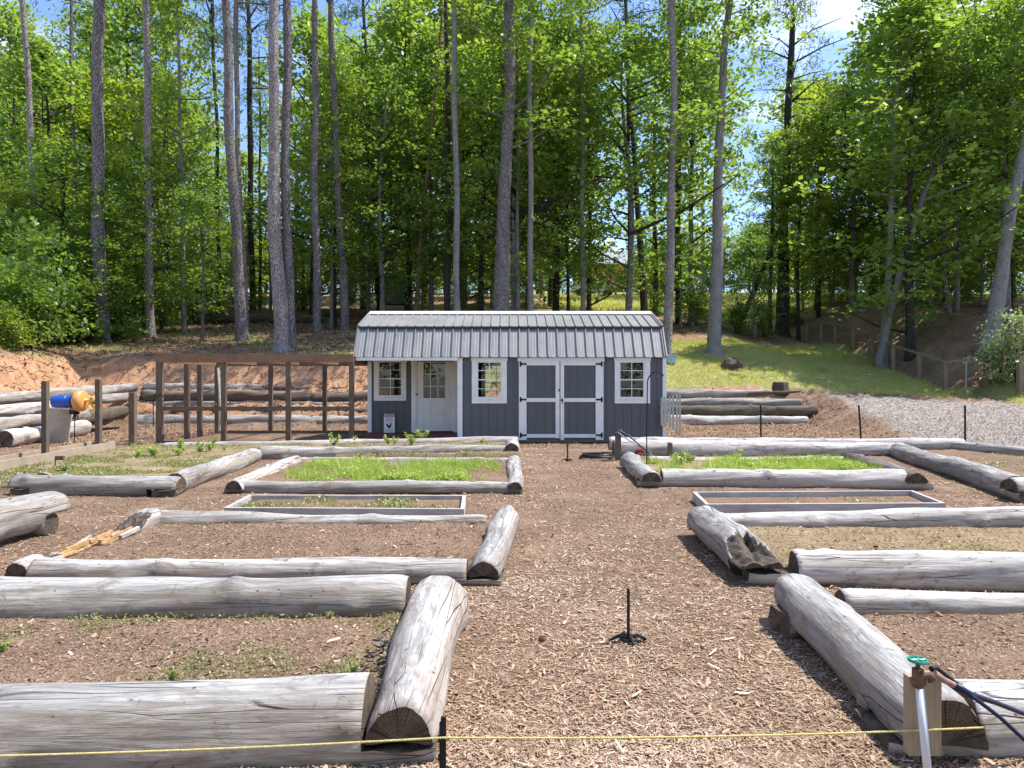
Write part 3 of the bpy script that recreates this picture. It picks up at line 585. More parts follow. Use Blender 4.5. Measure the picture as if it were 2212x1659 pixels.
# ---------------- plank planters ----------------
def quadbox(name, label, pts, z1, th, mat, group=None, soilz=.05, sm=SOIL):
    r = thing(name, label, 'planter', (pts[0][0], pts[0][1], 0), 0, group); o = np.array(pts[0]); q = [np.array(p)-o for p in pts]
    nm = ['front_board', 'side_board', 'rear_board', 'side_board']
    for k in range(4):
        a = q[k]; b_ = q[(k+1) % 4]; u = (b_-a)/np.linalg.norm(b_-a); n = np.array((-u[1], u[0]))
        e = 0 if k % 2 == 0 else th
        a2 = a+u*(e+(.0015 if e else 0)); b2 = b_-u*(e+(.0015 if e else 0)); mb = MB()
        mb.add([(a2[0], a2[1], -.05), (b2[0], b2[1], -.05), (b2[0]+n[0]*th, b2[1]+n[1]*th, -.05), (a2[0]+n[0]*th, a2[1]+n[1]*th, -.05),
                (a2[0], a2[1], z1), (b2[0], b2[1], z1), (b2[0]+n[0]*th, b2[1]+n[1]*th, z1), (a2[0]+n[0]*th, a2[1]+n[1]*th, z1)], [(3,2,1,0),(4,5,6,7),(0,1,5,4),(1,2,6,5),(2,3,7,6),(3,0,4,7)])
        mb.build(nm[k], mat, parent=r)
    c = np.mean(q, axis=0); s = [c+(p-c)*(1-1.6*th/np.linalg.norm(p-c)) for p in q]
    so = soil([tuple(p+o) for p in s], soilz, sm, .008, .1); return r
quadbox('plank_planter', 'long low grey plank planter with sprouts, left of the path', [(-3.04,7.5),(-.50,7.42),(-.54,8.34),(-3.10,8.38)], .095, .04, BOARDG, 'low plank planters')
quadbox('plank_planter', 'low pinkish grey plank planter with bare soil, right of the path', [(2.08,7.62),(4.70,7.70),(4.86,8.62),(2.16,8.50)], .11, .04, BOARDG, 'low plank planters')
quadbox('plank_planter', 'narrow tan board planter with two tall posts at the far left', [(-7.55,9.3),(-7.50,9.3),(-7.95,14.2),(-8.45,14.2)][:0] or [(-7.95,9.0),(-7.45,9.0),(-7.95,14.25),(-8.45,14.25)], .25, .05, BOARDT, 'low plank planters', .08)
def post(label, x, y, z1, w, mat=POSTV, z0=None, cat='post', name='wooden_post', group='posts by the tan planter'):
    z0 = H(x, y)-.1 if z0 is None else z0; mb = MB().box(-w/2, w/2, -w/2, w/2, 0, z1-z0-.01); b_ = w/2*.8
    mb.add([(-w/2,-w/2,z1-z0-.01),(w/2,-w/2,z1-z0-.01),(w/2,w/2,z1-z0-.01),(-w/2,w/2,z1-z0-.01),(-b_,-b_,z1-z0),(b_,-b_,z1-z0),(b_,b_,z1-z0),(-b_,b_,z1-z0)], [(0,1,5,4),(1,2,6,5),(2,3,7,6),(3,0,4,7),(4,5,6,7)])
    return tag(mb.build(name, mat, loc=(x, y, z0)), label, cat, group)
post('brown post rising from the tan planter, left of the blue bucket', XA(98, 11.9), 11.9, ZA(823, 11.9), .085)
post('brown post rising from the far end of the tan planter, right of the orange bowl', XA(213, 14.0), 14.0, ZA(819, 14.0), .095)
post('shorter thick post between the tan planter and the chicken run', XA(287, 15.1), 15.1, ZA(848, 15.1), .12)
for (x, y, lab) in ((XA(98, 11.9), 11.98, 'short dark crosspiece in the planter at the foot of the left post'), (XA(208, 14.1), 14.1, 'short dark crosspiece in the planter at the foot of the right post')):
    tag(MB().box(-.2, .22, .05, .09, 0, .07).build('cross_board', POSTV, loc=(x, y, .11)), lab, 'board')

# ---------------- garden shed ----------------
SH = thing('garden_shed', 'grey garden shed with white trim, barn doors and ribbed metal gambrel roof', 'shed', (0, 16.9, 0))
Y0 = 16.9; SX0, SX1 = -3.66, 3.65
def sx(zx, d=16.9): return XA(707.8+.36*zx, d)
def sz(zy, d=16.9): return ZA(654.8+.36*zy, d)
def wall(name, x0, x1, z0, z1, y, th, holes, mat, parent, groove=.2, dirn=-1, inmat=None, along='x'):
    xs = {x0, x1}; zs = {z0, z1}
    for h in holes: xs |= {h[0], h[1]}; zs |= {h[2], h[3]}
    gro = []
    if groove:
        g = x0+groove*.6
        while g < x1-.03: gro.append((g, g+.011)); xs |= {g, g+.011}; g += groove
    xs = sorted(xs); zs = sorted(zs); mb = MB()
    def solid(i, j):
        if i < 0 or j < 0 or i >= len(xs)-1 or j >= len(zs)-1: return False
        cx = (xs[i]+xs[i+1])/2; cz = (zs[j]+zs[j+1])/2; return not any(h[0] < cx < h[1] and h[2] < cz < h[3] for h in holes)
    def off(i):
        cx = (xs[i]+xs[i+1])/2; return .009 if any(g[0] < cx < g[1] for g in gro) else 0
    def T(x, yy, z): return (x, yy, z) if along == 'x' else (yy, x, z)
    for i in range(len(xs)-1):
        for j in range(len(zs)-1):
            if not solid(i, j): continue
            a, b_, c, d = xs[i], xs[i+1], zs[j], zs[j+1]; f = y-dirn*off(i); bk = y-dirn*th
            mb.add([T(a,f,c),T(b_,f,c),T(b_,f,d),T(a,f,d)], [(0,1,2,3)]); mb.add([T(a,bk,c),T(a,bk,d),T(b_,bk,d),T(b_,bk,c)], [(0,1,2,3)], 1)
            for (di, dj, e) in ((-1,0,[(a,c),(a,d)]),(1,0,[(b_,c),(b_,d)]),(0,-1,[(a,c),(b_,c)]),(0,1,[(a,d),(b_,d)])):
                if not solid(i+di, j+dj): mb.add([T(e[0][0],f,e[0][1]),T(e[1][0],f,e[1][1]),T(e[1][0],bk,e[1][1]),T(e[0][0],bk,e[0][1])], [(0,1,2,3)])
                elif di and off(i+di) != off(i): 
                    f2 = y-dirn*off(i+di); mb.add([T(e[0][0],f,e[0][1]),T(e[1][0],f,e[1][1]),T(e[1][0],f2,e[1][1]),T(e[0][0],f2,e[0][1])], [(0,1,2,3)])
    return mb.build(name, [mat, inmat or DARKIN], parent=parent)
PX = sx(803)+.02     # where the closed front begins
w1 = (sx(897), sx(1045), sz(570), sz(352)); w2 = (sx(1750), sx(1900), sz(570), sz(352)); dd = (sx(1190), sx(1612), sz(806), sz(368))
wall('wall', PX-.1, SX1, .02, 2.06, 0, .09, [w1, w2], SIDE, SH)
YR = 1.18
rw = (sx(305, 18.08), sx(448, 18.08), sz(560, 18.08), sz(350, 18.08)); rd = (sx(527, 18.08), sx(762, 18.08), .2, sz(347, 18.08))
wall('porch_wall', SX0, PX-.1, .05, 2.06, YR, .09, [rw, (rd[0]-.001, rd[1]+.001, rd[2]-.14, rd[3])], SIDE, SH)
wall('porch_side_wall', .002, YR-.002, .05, 2.06, PX-.101, .088, [], SIDE, SH, along='y')
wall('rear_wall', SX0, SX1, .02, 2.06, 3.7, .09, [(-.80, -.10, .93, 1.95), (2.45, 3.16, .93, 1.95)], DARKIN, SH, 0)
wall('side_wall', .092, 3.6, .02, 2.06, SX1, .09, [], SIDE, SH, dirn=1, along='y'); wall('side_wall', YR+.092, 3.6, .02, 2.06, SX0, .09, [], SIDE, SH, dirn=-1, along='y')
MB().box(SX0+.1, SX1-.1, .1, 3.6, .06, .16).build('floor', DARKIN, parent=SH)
mb = MB()
for y in (.25, 1.8, 3.3): mb.box(SX0, SX1, y, y+.12, -.05, .058)
mb.build('skid', POSTV, parent=SH)
mb = MB()
for k in range(9): mb.box(SX0, PX-.102, .0+k*.13, .125+k*.13, .135, .17+.0005*(k % 2))
mb.box(SX0, PX-.102, -.032, -.003, .01, .165); mb.build('porch_deck', DECKM, parent=SH)
# gambrel ends
gp = [(0,2.06),(.02,2.065),(.42,2.74),(1.85,3.22),(3.28,2.74),(3.68,2.065),(3.7,2.06)]
for x, yy in ((SX1-.09, 0), (SX0, 0)):
    mb = MB(); n = len(gp); mb.add([(x, p[0], p[1]) for p in gp]+[(x+.09, p[0], p[1]) for p in gp], [tuple(reversed(range(n))), tuple(range(n, 2*n))]+[(k, (k+1) % n, n+(k+1) % n, n+k) for k in range(n)]); mb.build('gable', SIDE, parent=SH)
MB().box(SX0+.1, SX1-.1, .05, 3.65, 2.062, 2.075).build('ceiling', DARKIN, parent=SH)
# ribbed roof sheets
def ribbed(p0, p1, name, x0=-3.72, x1=3.64, ch=.003):
    p0 = np.array(p0); p1 = np.array(p1); d = p1-p0; n = np.array((-d[1], d[0])); n = n/np.linalg.norm(n)
    if n[1] < 0: n = -n
    xs = []; x = x0
    while x < x1-.01:
        xs += [(x, .0), (x+.004, .034), (x+.020, .034), (x+.032, .0), (x+.085, .0), (x+.093, .004), (x+.101, 0), (x+.150, .0), (x+.158, .004), (x+.166, 0)]; x += .2285
    xs = [(min(a, x1), b_) for a, b_ in xs if a < x1]+[(x1, 0)]; mb = MB(); vs = []
    for t in (0, 1):
        for a, h in xs: q = p0+d*t+n*h; vs.append((a, q[0], q[1]))
    for t in (0, 1):
        for a, h in xs: q = p0+d*t+n*(h-.006); vs.append((a, q[0], q[1]))
    m = len(xs); fs = [(k, k+1, m+k+1, m+k) for k in range(m-1)]+[(2*m+k, 3*m+k, 3*m+k+1, 2*m+k+1) for k in range(m-1)]+[(k, 2*m+k, 2*m+k+1, k+1) for k in range(m-1)]+[(m+k, m+k+1, 3*m+k+1, 3*m+k) for k in range(m-1)]
    mb.add(vs, fs); return mb.build(name, ROOF, parent=SH)
ribbed((-.10, 2.035), (.385, 2.80), 'lower_roof_sheet'); ribbed((.33, 2.785), (1.85, 3.275), 'upper_roof_sheet')
ribbed((3.8, 2.035), (3.315, 2.80), 'lower_roof_sheet'); ribbed((3.37, 2.785), (1.85, 3.275), 'upper_roof_sheet')
mb = MB(); mb.beam((-3.725, .325, 2.765), (3.645, .325, 2.765), .03, .065); mb.build('drip_shadow_flashing', ROOFD, parent=SH)  # flashing at the roof break, drip shadow painted in as a dark strip
for s_, x in ((0, -3.735), (1, 3.655)):
    mb = MB()
    for a, b_ in (((-.11, 2.03), (.38, 2.80)), ((.33, 2.79), (1.85, 3.285)), ((3.81, 2.03), (3.32, 2.80)), ((3.37, 2.79), (1.85, 3.285))): mb.beam((x, a[0], a[1]+.01), (x, b_[0], b_[1]+.01), .03, .06)
    mb.build('rake_trim', ROOF, parent=SH)
mb = MB()
for sg in (-1, 1):
    yy = [1.85+sg*.26, 1.85]; v = [(-3.74, yy[0], 3.228), (3.66, yy[0], 3.228), (3.66, 1.85, 3.322), (-3.74, 1.85, 3.322)]; mb.add(v+[(p[0], p[1], p[2]-.012) for p in v], [(0,1,2,3),(7,6,5,4),(0,4,5,1),(0,3,7,4),(1,5,6,2)])
mb.build('ridge_cap', TRIM, parent=SH)
# trim
t_ = MB(); t_.box(-3.70, PX-.10, -.085, -.05, 1.955, 2.03); t_.build('porch_fascia', TRIM, parent=SH)
mb = MB(); mb.box(SX0+.002, PX-.12, -.045, .05, 1.96, 2.055); mb.build('porch_header', TRIM, parent=SH)
def tr(name, x0, x1, z0, z1, y=-.024, th=.022): MB().box(x0, x1, y, y+th, z0, z1).build(name, TRIM, parent=SH)
tr('corner_trim', PX-.115, PX+.005, .04, 2.03); tr('corner_trim', SX1-.07, SX1+.02, .04, 2.03)
tr('corner_trim', SX0-.01, SX0+.09, .175, 1.97, YR-.024)
MB().box(SX0-.02, SX1+.02, -.012, -.003, .02, .075).build('skirt', SIDE, parent=SH)
def window(name, h, o, y, cols, rows, midrail=True, header=True):
    w = MB().box(o[0], h[0], y-.026, y-.002, o[2], o[3]); w.box(h[1], o[1], y-.026, y-.002, o[2], o[3]); w.box(h[0], h[1], y-.0265, y-.002, o[2], h[2]); w.box(h[0], h[1], y-.0265, y-.002, h[3], o[3])
    if header: w.box(o[0]-.02, o[1]+.02, y-.034, y-.0272, o[3]-.07, o[3]+.005)
    W_ = w.build(name, TRIM, parent=SH)
    f = MB(); f.box(h[0], h[0]+.025, y-.012, y+.03, h[2], h[3]); f.box(h[1]-.025, h[1], y-.012, y+.03, h[2], h[3]); f.box(h[0]+.025, h[1]-.025, y-.0125, y+.03, h[2], h[2]+.025); f.box(h[0]+.025, h[1]-.025, y-.0125, y+.03, h[3]-.025, h[3])
    for k in range(1, cols): x = h[0]+(h[1]-h[0])*k/cols; f.box(x-.008, x+.008, y+.004, y+.022, h[2]+.025, h[3]-.025)
    for k in range(1, rows):
        z = h[2]+(h[3]-h[2])*k/rows; q = .014 if (midrail and k == rows//2) else .007; f.box(h[0]+.025, h[1]-.025, y+.003, y+.023, z-q, z+q)
    if midrail: f.box(h[0]-.01, h[1]+.01, y-.045, y-.028, h[2]-.03, h[2]-.005)
    f.build('sash', TRIM, parent=W_)
    MB().box(h[0]+.02, h[1]-.02, y+.024, y+.028, h[2]+.02, h[3]-.02).build('pane', GLASS, parent=W_)
    return W_
window('window', w1, (sx(865), sx(1075), sz(603), sz(330)), 0, 2, 4); window('window', w2, (sx(1722), sx(1934), sz(603), sz(330)), 0, 2, 4)
window('window', rw, (sx(278, 18.08), sx(472, 18.08), sz(587, 18.08), sz(341, 18.08)), YR, 2, 4)
for (a, b_) in ((-.80, -.10), (2.45, 3.16)):
    fm = MB(); mid = (a+b_)/2
    fm.box(a, a+.03, 3.63, 3.66, .93, 1.95); fm.box(b_-.03, b_, 3.63, 3.66, .93, 1.95); fm.box(mid-.008, mid+.008, 3.635, 3.65, .93, 1.95)
    for z in (.93, 1.185, 1.42, 1.69, 1.92): fm.box(a+.03, b_-.03, 3.632, 3.655, z, z+.03 if z in (.93, 1.42, 1.92) else z+.012)
    fm.build('rear_window_frame', TRIM, parent=SH)
# porch door
D = MB(); dx0, dx1, dz0, dz1 = rd; g0, g1 = sx(572, 18.08), sx(706, 18.08); gz0, gz1 = sz(573, 18.08), sz(355, 18.08); y = YR+.02
D.box(dx0+.04, g0, y, y+.04, dz0, dz1-.02); D.box(g1, dx1-.035, y, y+.04, dz0, dz1-.02); D.box(g0, g1, y+.0004, y+.0396, dz0, gz0); D.box(g0, g1, y+.0004, y+.0396, gz1, dz1-.02)
DO = D.build('porch_door', TRIM, parent=SH)
pm = MB()
for (a, b_) in ((sx(568, 18.08), sx(625, 18.08)), (sx(650, 18.08), sx(707, 18.08))):
    z0, z1 = sz(737, 18.08), sz(602, 18.08)
    for q0, q1, r0, r1 in ((a, b_, z0, z0+.014), (a, b_, z1-.014, z1), (a, a+.014, z0, z1), (b_-.014, b_, z0, z1)): pm.box(q0, q1, y-.009, y-.001, r0, r1)
    pm.box(a+.035, b_-.035, y-.007, y-.0015, z0+.035, z1-.035)
pm.build('door_panel', TRIM, parent=DO)
gm = MB()
for k in range(4): x = g0+(g1-g0)*k/3; gm.box(x-.01, x+.01, y-.006, y+.02, gz0, gz1)
for k in range(4): z = gz0+(gz1-gz0)*k/3; gm.box(g0-.01, g1+.01, y-.0065, y+.021, z-.01, z+.01)
gm.build('muntin', TRIM, parent=DO); MB().box(g0, g1, y+.022, y+.026, gz0, gz1).build('pane', GLASS, parent=DO)
MB().lathe([(0, -.06), (.028, -.055), (.032, -.04), (.02, -.025), (.022, 0)], (0, 0, 0), 16, 'x').build('door_knob', COPPER, parent=DO, loc=(sx(543, 18.08), y-.05, sz(548, 18.08)), rz=0)
jm = MB(); jm.box(sx(503, 18.08), dx0, YR-.024, YR-.002, .17, dz1+.06); jm.box(dx1, PX-.192, YR-.024, YR-.002, .17, dz1+.06); jm.box(dx0, dx1, YR-.0245, YR-.002, dz1, dz1+.06); jm.box(dx0, dx0+.036, YR-.01, YR+.05, .17, dz1); jm.box(dx1-.032, dx1, YR-.01, YR+.05, .17, dz1)
jm.build('door_casing', TRIM, parent=SH)
# double doors
zt, zb = sz(352), sz(822); xm = (sx(1390)+sx(1395))/2
hd = MB().box(sx(1140), sx(1660), -.034, -.002, sz(352)+.002, sz(328)); hd.build('door_header', TRIM, parent=SH)
for (a, b_, ia, ib, s) in ((sx(1147), sx(1391), sx(1193), sx(1367), 0), (sx(1396), sx(1654), sx(1418), sx(1607), 1)):
    lf = MB(); y0 = -.03
    x = a+.01
    while x < b_-.02: lf.box(x, min(x+.190, b_-.01), y0+.012, -.002, zb+.03, zt-.02); x += .2
    lf.box(a+.01, b_-.01, y0+.018, -.0025, zb+.031, zt-.021)
    leaf = lf.build('barn_door', SIDE, parent=SH); fm = MB(); zlo = sz(787); zmid0, zmid1 = sz(594), sz(571); zhi = sz(375); zbot = sz(808)
    fm.box(a, ia, y0-.012, y0+.011, zb, zt); fm.box(ib, b_, y0-.012, y0+.011, zb if s else zb+.04, zt)
    fm.box(ia, ib, y0-.0115, y0+.011, zbot, zlo); fm.box(ia, ib, y0-.0115, y0+.011, zmid0, zmid1); fm.box(ia, ib, y0-.0115, y0+.011, zhi, zt)
    fm.build('door_frame', TRIM, parent=leaf)
    for zz in (sz(367), sz(580), sz(793)):
        hx = a+.02 if s == 0 else b_-.02; dr = 1 if s == 0 else -1; hm = MB()
        hm.box(min(hx, hx+dr*.04), max(hx, hx+dr*.04), y0-.018, y0-.0125, zz-.06, zz+.06)
        pr_ = [(.04, -.028), (.04, .028), (.12, .016), (.145, .03), (.17, .0), (.145, -.03), (.12, -.016)]; n = len(pr_)
        vv = [(hx+dr*p[0], y0-.0185, zz+p[1]) for p in pr_]+[(hx+dr*p[0], y0-.0125, zz+p[1]) for p in pr_]
        hm.add(vv, [tuple(range(n)), tuple(reversed(range(n, 2*n)))]+[(k, n+k, n+(k+1) % n, (k+1) % n) for k in range(n)]); hm.build('hinge', BLKM, parent=leaf)
lk = MB().box(xm+.03, xm+.075, -.065, -.043, sz(590), sz(577)); lk.tube([(xm+.05, -.06, sz(578)), (xm+.05, -.075, sz(572)), (xm+.06, -.075, sz(585)), (xm+.055, -.07, sz(606))], .007, 6); lk.build('latch', BLKM, parent=SH)
MB().box(xm-.03, xm-.005, -.056, -.043, sz(530), sz(518)).build('latch', BLKM, parent=SH)
# sign on the porch
def text_mesh(txt, size, mat, parent, loc, name='lettering', bold=0.):
    cu = bpy.data.curves.new('t', 'FONT'); cu.body = txt; cu.size = size; cu.align_x = 'CENTER'; cu.extrude = .001; cu.offset = bold
    ob = bpy.data.objects.new('t', cu); SC.collection.objects.link(ob); dg = bpy.context.evaluated_depsgraph_get(); me = bpy.data.meshes.new_from_object(ob.evaluated_get(dg)); bpy.data.objects.remove(ob)
    me.materials.clear(); me.materials.append(mat); o = link(name, me, parent, loc); o.rotation_euler = (pi/2, 0, 0); return o
sg_ = thing('warning_sign', 'small white BEWARE sign with a black hen silhouette, propped on the porch', 'sign', (XA(840.5, 17.9), 17.93, .173))
sw = .275; MB().box(-sw/2, sw/2, 0, .012, 0, .50).build('sign_board', simple('sign_white', (.72,.74,.76), .6, 0, .04), parent=sg_)
MB().box(-sw/2, sw/2, -.002, -.0005, .405, .50).build('sign_header', simple('sign_red', (.28,.045,.045), .6, 0, .1), parent=sg_)
text_mesh('BEWARE', .068, simple('sign_letter_white', (.8,.78,.76), .6), sg_, (0, -.004, .427), bold=.001)
INK = simple('sign_ink', (.015,.03,.035), .6); text_mesh('Attack', .062, INK, sg_, (0, -.003, .350)); text_mesh('Chickens', .055, INK, sg_, (0, -.003, .292)); text_mesh('ON PATROL', .040, INK, sg_, (0, -.003, .035))
hen = [(-.075,.19),(-.08,.225),(-.06,.215),(-.055,.24),(-.035,.215),(-.015,.185),(.01,.182),(.025,.20),(.03,.235),(.04,.25),(.045,.243),(.052,.25),(.055,.235),(.072,.222),(.056,.215),(.055,.185),(.045,.15),(.025,.128),(.015,.12),(.02,.10),(.03,.095),(.0,.095),(.005,.118),(-.012,.118),(-.01,.097),(-.028,.097),(-.02,.12),(-.04,.14),(-.06,.165)]
n = len(hen); MB().add([(p[0], -.0035, p[1]) for p in hen], [tuple(range(n))]).build('hen_silhouette', INK, parent=sg_)
# small picket gate on the shed's corner
pg = thing('picket_gate', 'small worn white picket gate hung at the right corner of the shed', 'gate', (3.5, 16.72, .3)); R = random.Random(3)
for k, (x, z0, z1) in enumerate(((.0, .12, .78), (.07, .10, .80), (.14, .2, .74), (.20, .1, .80), (.27, .02, .83), (.36, -.05, .92), (.43, -.10, .90))): MB().box(x, x+.045, 0, .02, z0, z1).build('picket', FENCEWH, parent=pg)
MB().box(-.01, .46, .021, .045, .42, .46).box(-.01, .46, .021, .045, .62, .65).build('rail', FENCEWH, parent=pg)

# ---------------- chicken run ----------------
RN = thing('chicken_run', 'open timber chicken run with wire netting joined to the shed porch', 'chicken run', (0, 0, 0)); w = .14
fxs = [-8.30, -6.79, -5.27, -3.78]; yF, yB = 16.75, 20.0
for k, x in enumerate(fxs):
    MB().box(x-(.075 if k == 0 else .055), x+(.075 if k == 0 else .055), yF-.045, yF+.045, -.08, 1.905).build('post', POSTV, parent=RN)
for x in fxs: MB().box(x-.055, x+.055, yB-.045, yB+.045, -.08, 1.905).build('post', POSTV, parent=RN)
for y in (18.15, 18.9): MB().box(-8.36, -8.24, y-.05, y+.05, -.08, 1.905).build('post', POSTV, parent=RN)
MB().box(-8.38, -3.72, yF-.065, yF-.0, 1.907, 2.10).build('beam', BEAMR, parent=RN); MB().box(-8.38, -3.72, yB, yB+.06, 1.907, 2.10).build('beam', BEAMR, parent=RN)
MB().box(-8.375, -8.32, yF+.002, yB-.002, 1.907, 2.098).build('beam', BEAMR, parent=RN)
MB().box(-3.80, -3.745, yF+.002, yB-.002, 1.907, 2.098).build('beam', BEAMR, parent=RN)
for x in (-7.2, -6.0, -4.9): MB().box(x-.022, x+.022, yF+.002, yB-.002, 1.93, 2.07).build('rafter', BEAMR, parent=RN)
for a, b_ in zip(fxs[:-1], fxs[1:]): MB().box(a+.056, b_-.056, yF-.02, yF+.025, .77, .87).build('rail', POSTV, parent=RN)
MB().box(-8.33, -8.28, 18.95, yB-.05, .80, .88).build('rail', POSTV, parent=RN)
MB().box(-8.22, -3.84, yB-.03, yB+.03, -.03, .09).build('sill', POSTV, parent=RN); MB().box(-8.22, -3.84, yF+.0, yF+.04, -.03, .06).build('sill', POSTV, parent=RN)
mb = MB(); g = .0016
x = -8.3
while x < -3.8: mb.box(x-g, x+g, yF+.05, yB-.05, 2.098, 2.101); x += .075
y = yF+.05
while y < yB: mb.box(-8.3, -3.8, y-g, y+g, 2.1015, 2.104); y += .075
x = -8.3
while x < -3.8: mb.box(x-g, x+g, yF-.047, yF-.045, 1.0+.8 if x > -8.22 else .88, 1.905); x += .06
x = -8.2
while x < -6.86: mb.box(x-g, x+g, yF-.047, yF-.045, .05, .77); x += .09
mb.build('wire_netting', WIRE, parent=RN)
MB().tube([(-8.42, 16.68, 1.02), (-8.36, 16.66, 1.12), (-8.22, 16.64, 1.15), (-8.12, 16.64, 1.07), (-8.16, 16.64, 1.0)], .012, 6).tube([(-8.43, 16.7, 1.0), (-8.43, 16.7, .4)], .012, 6).build('gate_latch', BLKM, parent=RN)
tag(MB().beam((-7.98, 19.6, -.02), (-8.15, 19.7, 1.85), .06, .03).build('leaning_board', FENCEWH), 'pale board leaning upright in the rear corner of the chicken run', 'board')
# ---------------- bucket machine ----------------
bx, by, bz = XA(137, 17.0), 17.0, ZA(868, 17.0)
PK = thing('bucket_funnel', 'blue bucket and orange bowl mounted sideways on a thin black pole', 'drum', (bx, by, bz))
MB().lathe([(0,-.235),(.135,-.235),(.14,-.22),(.15,.05),(.158,.06),(.158,.10),(.15,.11),(.155,.2),(.165,.205),(.165,.235),(0,.235)], (0,0,0), 28, 'x').build('bucket', BLUE, parent=PK, smooth=False)
MB().lathe([(0,.236),(.17,.24),(.17,.30),(0,.30)], (0,0,0), 28, 'x').build('collar', BLACK, parent=PK)
MB().lathe([(0,.30),(.20,.30),(.255,.34),(.26,.40),(.25,.47),(.20,.505),(.10,.52),(0,.52)], (0,0,.02), 32, 'x').build('bowl', ORANGE, parent=PK, smooth=True)
mb = MB().lathe([(0,.52),(.045,.52),(.035,.60),(.035,.86),(0,.86)], (0,0,.03), 16, 'x')
for (a, ln) in ((-1.2, .3), (-1.9, .2), (1.4, .22), (2.6, .15)): mb.beam((.62, 0, .03), (.62+.1+.12*ln, cos(a)*ln*.3, .03+sin(a)*ln), .07, .02)
mb.build('paddle', YEL, parent=PK)
mb = MB().box(.17, .36, -.04, .04, -.24, -.20).box(.20, .33, -.10, .10, -.30, -.245); mb.tube([(.22,0,-.12),(.14,0,-.22),(.2,0,-.3)], .012, 6); mb.tube([(.25,0,-.16),(.33,0,-.26),(.27,0,-.40)], .02, 6).tube([(.22,.05,-.28),(.2,.05,-.42),(.3,.05,-.44),(.32,.05,-.3)], .012, 6); mb.build('bracket', BLKM, parent=PK)
MB().tube([(.27,0,-.3),(.27,0,-bz+.0)], .012, 8).build('pole', BLKM, parent=PK)
tag(MB().add([(0,0,0),(.55,.02,0),(.62,.05,.78),(.02,.06,.82)]+[(0,.03,0),(.55,.05,0),(.62,.08,.78),(.02,.09,.82)], [(0,1,2,3),(7,6,5,4),(0,4,5,1),(1,5,6,2),(2,6,7,3),(3,7,4,0)]).build('panel', TANP, loc=(XA(100, 17.2), 17.15, .0)), 'tan flat panel standing on the ground beneath the blue bucket', 'panel')

# ---------------- foreground and garden fittings ----------------
def sprinkler(label, x, y, hgt, s=1):
    r = thing('sprinkler', label, 'sprinkler', (x, y, .0), 0, 'riser sprinklers on the path')
    MB().tube([(0,0,-.03),(0,0,hgt*.9)], .0085*s, 8).tube([(0,0,hgt*.9),(0,0,hgt)], [.011*s,.007*s], 8).build('riser', BLACK, parent=r)
    mb = MB()
    for a, ln in ((0.1, .10), (2.0, .08), (3.3, .11), (4.9, .09)): mb.tube([(0,0,.02),(cos(a)*ln*.5, sin(a)*ln*.5, .035),(cos(a)*ln, sin(a)*ln, .012)], [.012,.010,.007], 8)
    mb.tube([(cos(t)*.055+.02, sin(t)*.05, .02+.004*sin(t*3)) for t in np.linspace(0, 5.6, 14)], .008, 6); mb.build('base', BLACK, parent=r)
sprinkler('black riser sprinkler standing alone in the middle of the near path', .632, 3.86, .29)
sprinkler('black riser sprinkler on the path just in front of the barn doors', XA(1226, 12.9), 12.9, .32, 1.6)
# near stake + rope
st1 = thing('fence_stake', 'short black stake with yellow rope at the bottom of the picture', 'stake', (XA(958, 2.42), 2.42, 0))
MB().box(-.009, .009, -.006, .006, -.05, ZA(1549, 2.42)).box(-.0135, -.0095, -.008, .004, .03, ZA(1560, 2.42)).build('stake_rod', BLACK, parent=st1)
mb = MB()
for z in (.06, .12, .185): mb.box(-.018, -.0137, -.010, .002, z, z+.02)
mb.build('clip', BLACK, parent=st1)
def rope(pts, r=.0042):
    mb = MB(); 
    P_ = []
    for (a, b_) in zip(pts[:-1], pts[1:]):
        for t in np.linspace(0, 1, 90, endpoint=False): q = np.array(a)*(1-t)+np.array(b_)*t; q[2] -= .035*4*t*(1-t)*min(1, np.linalg.norm(np.array(a)-b_)/2.0)*.4; P_.append(q)
    P_.append(np.array(pts[-1])); P_ = np.array(P_); s = np.concatenate([[0], np.cumsum(np.linalg.norm(np.diff(P_, axis=0), axis=1))])
    ss = np.arange(0, s[-1], .0045); Q = np.stack([np.interp(ss, s, P_[:,k]) for k in range(3)], -1)
    for ph in (0, pi): mb.tube([(q[0], q[1]+cos(t*380+ph)*r*.45, q[2]+sin(t*380+ph)*r*.45) for q, t in zip(Q, ss)], r*.62, 5)
    return mb
rp = rope([(-2.4, 2.36, ZA(1640, 2.36)), (XA(958, 2.40), 2.40, ZA(1594, 2.40)), (XA(2126, 2.56), 2.56, ZA(1572, 2.56))]); tag(rp.build('rope', ROPE, smooth=True), 'taut yellow twisted rope running across the bottom of the picture', 'rope')
tag(MB().tube([(XA(2126, 2.56), 2.56, ZA(1572, 2.56)), (XA(2128, 2.56), 2.66, ZA(1574, 2.56))], .004, 6).build('nail', BLKM), 'small nail in the log end holding the rope', 'nail')
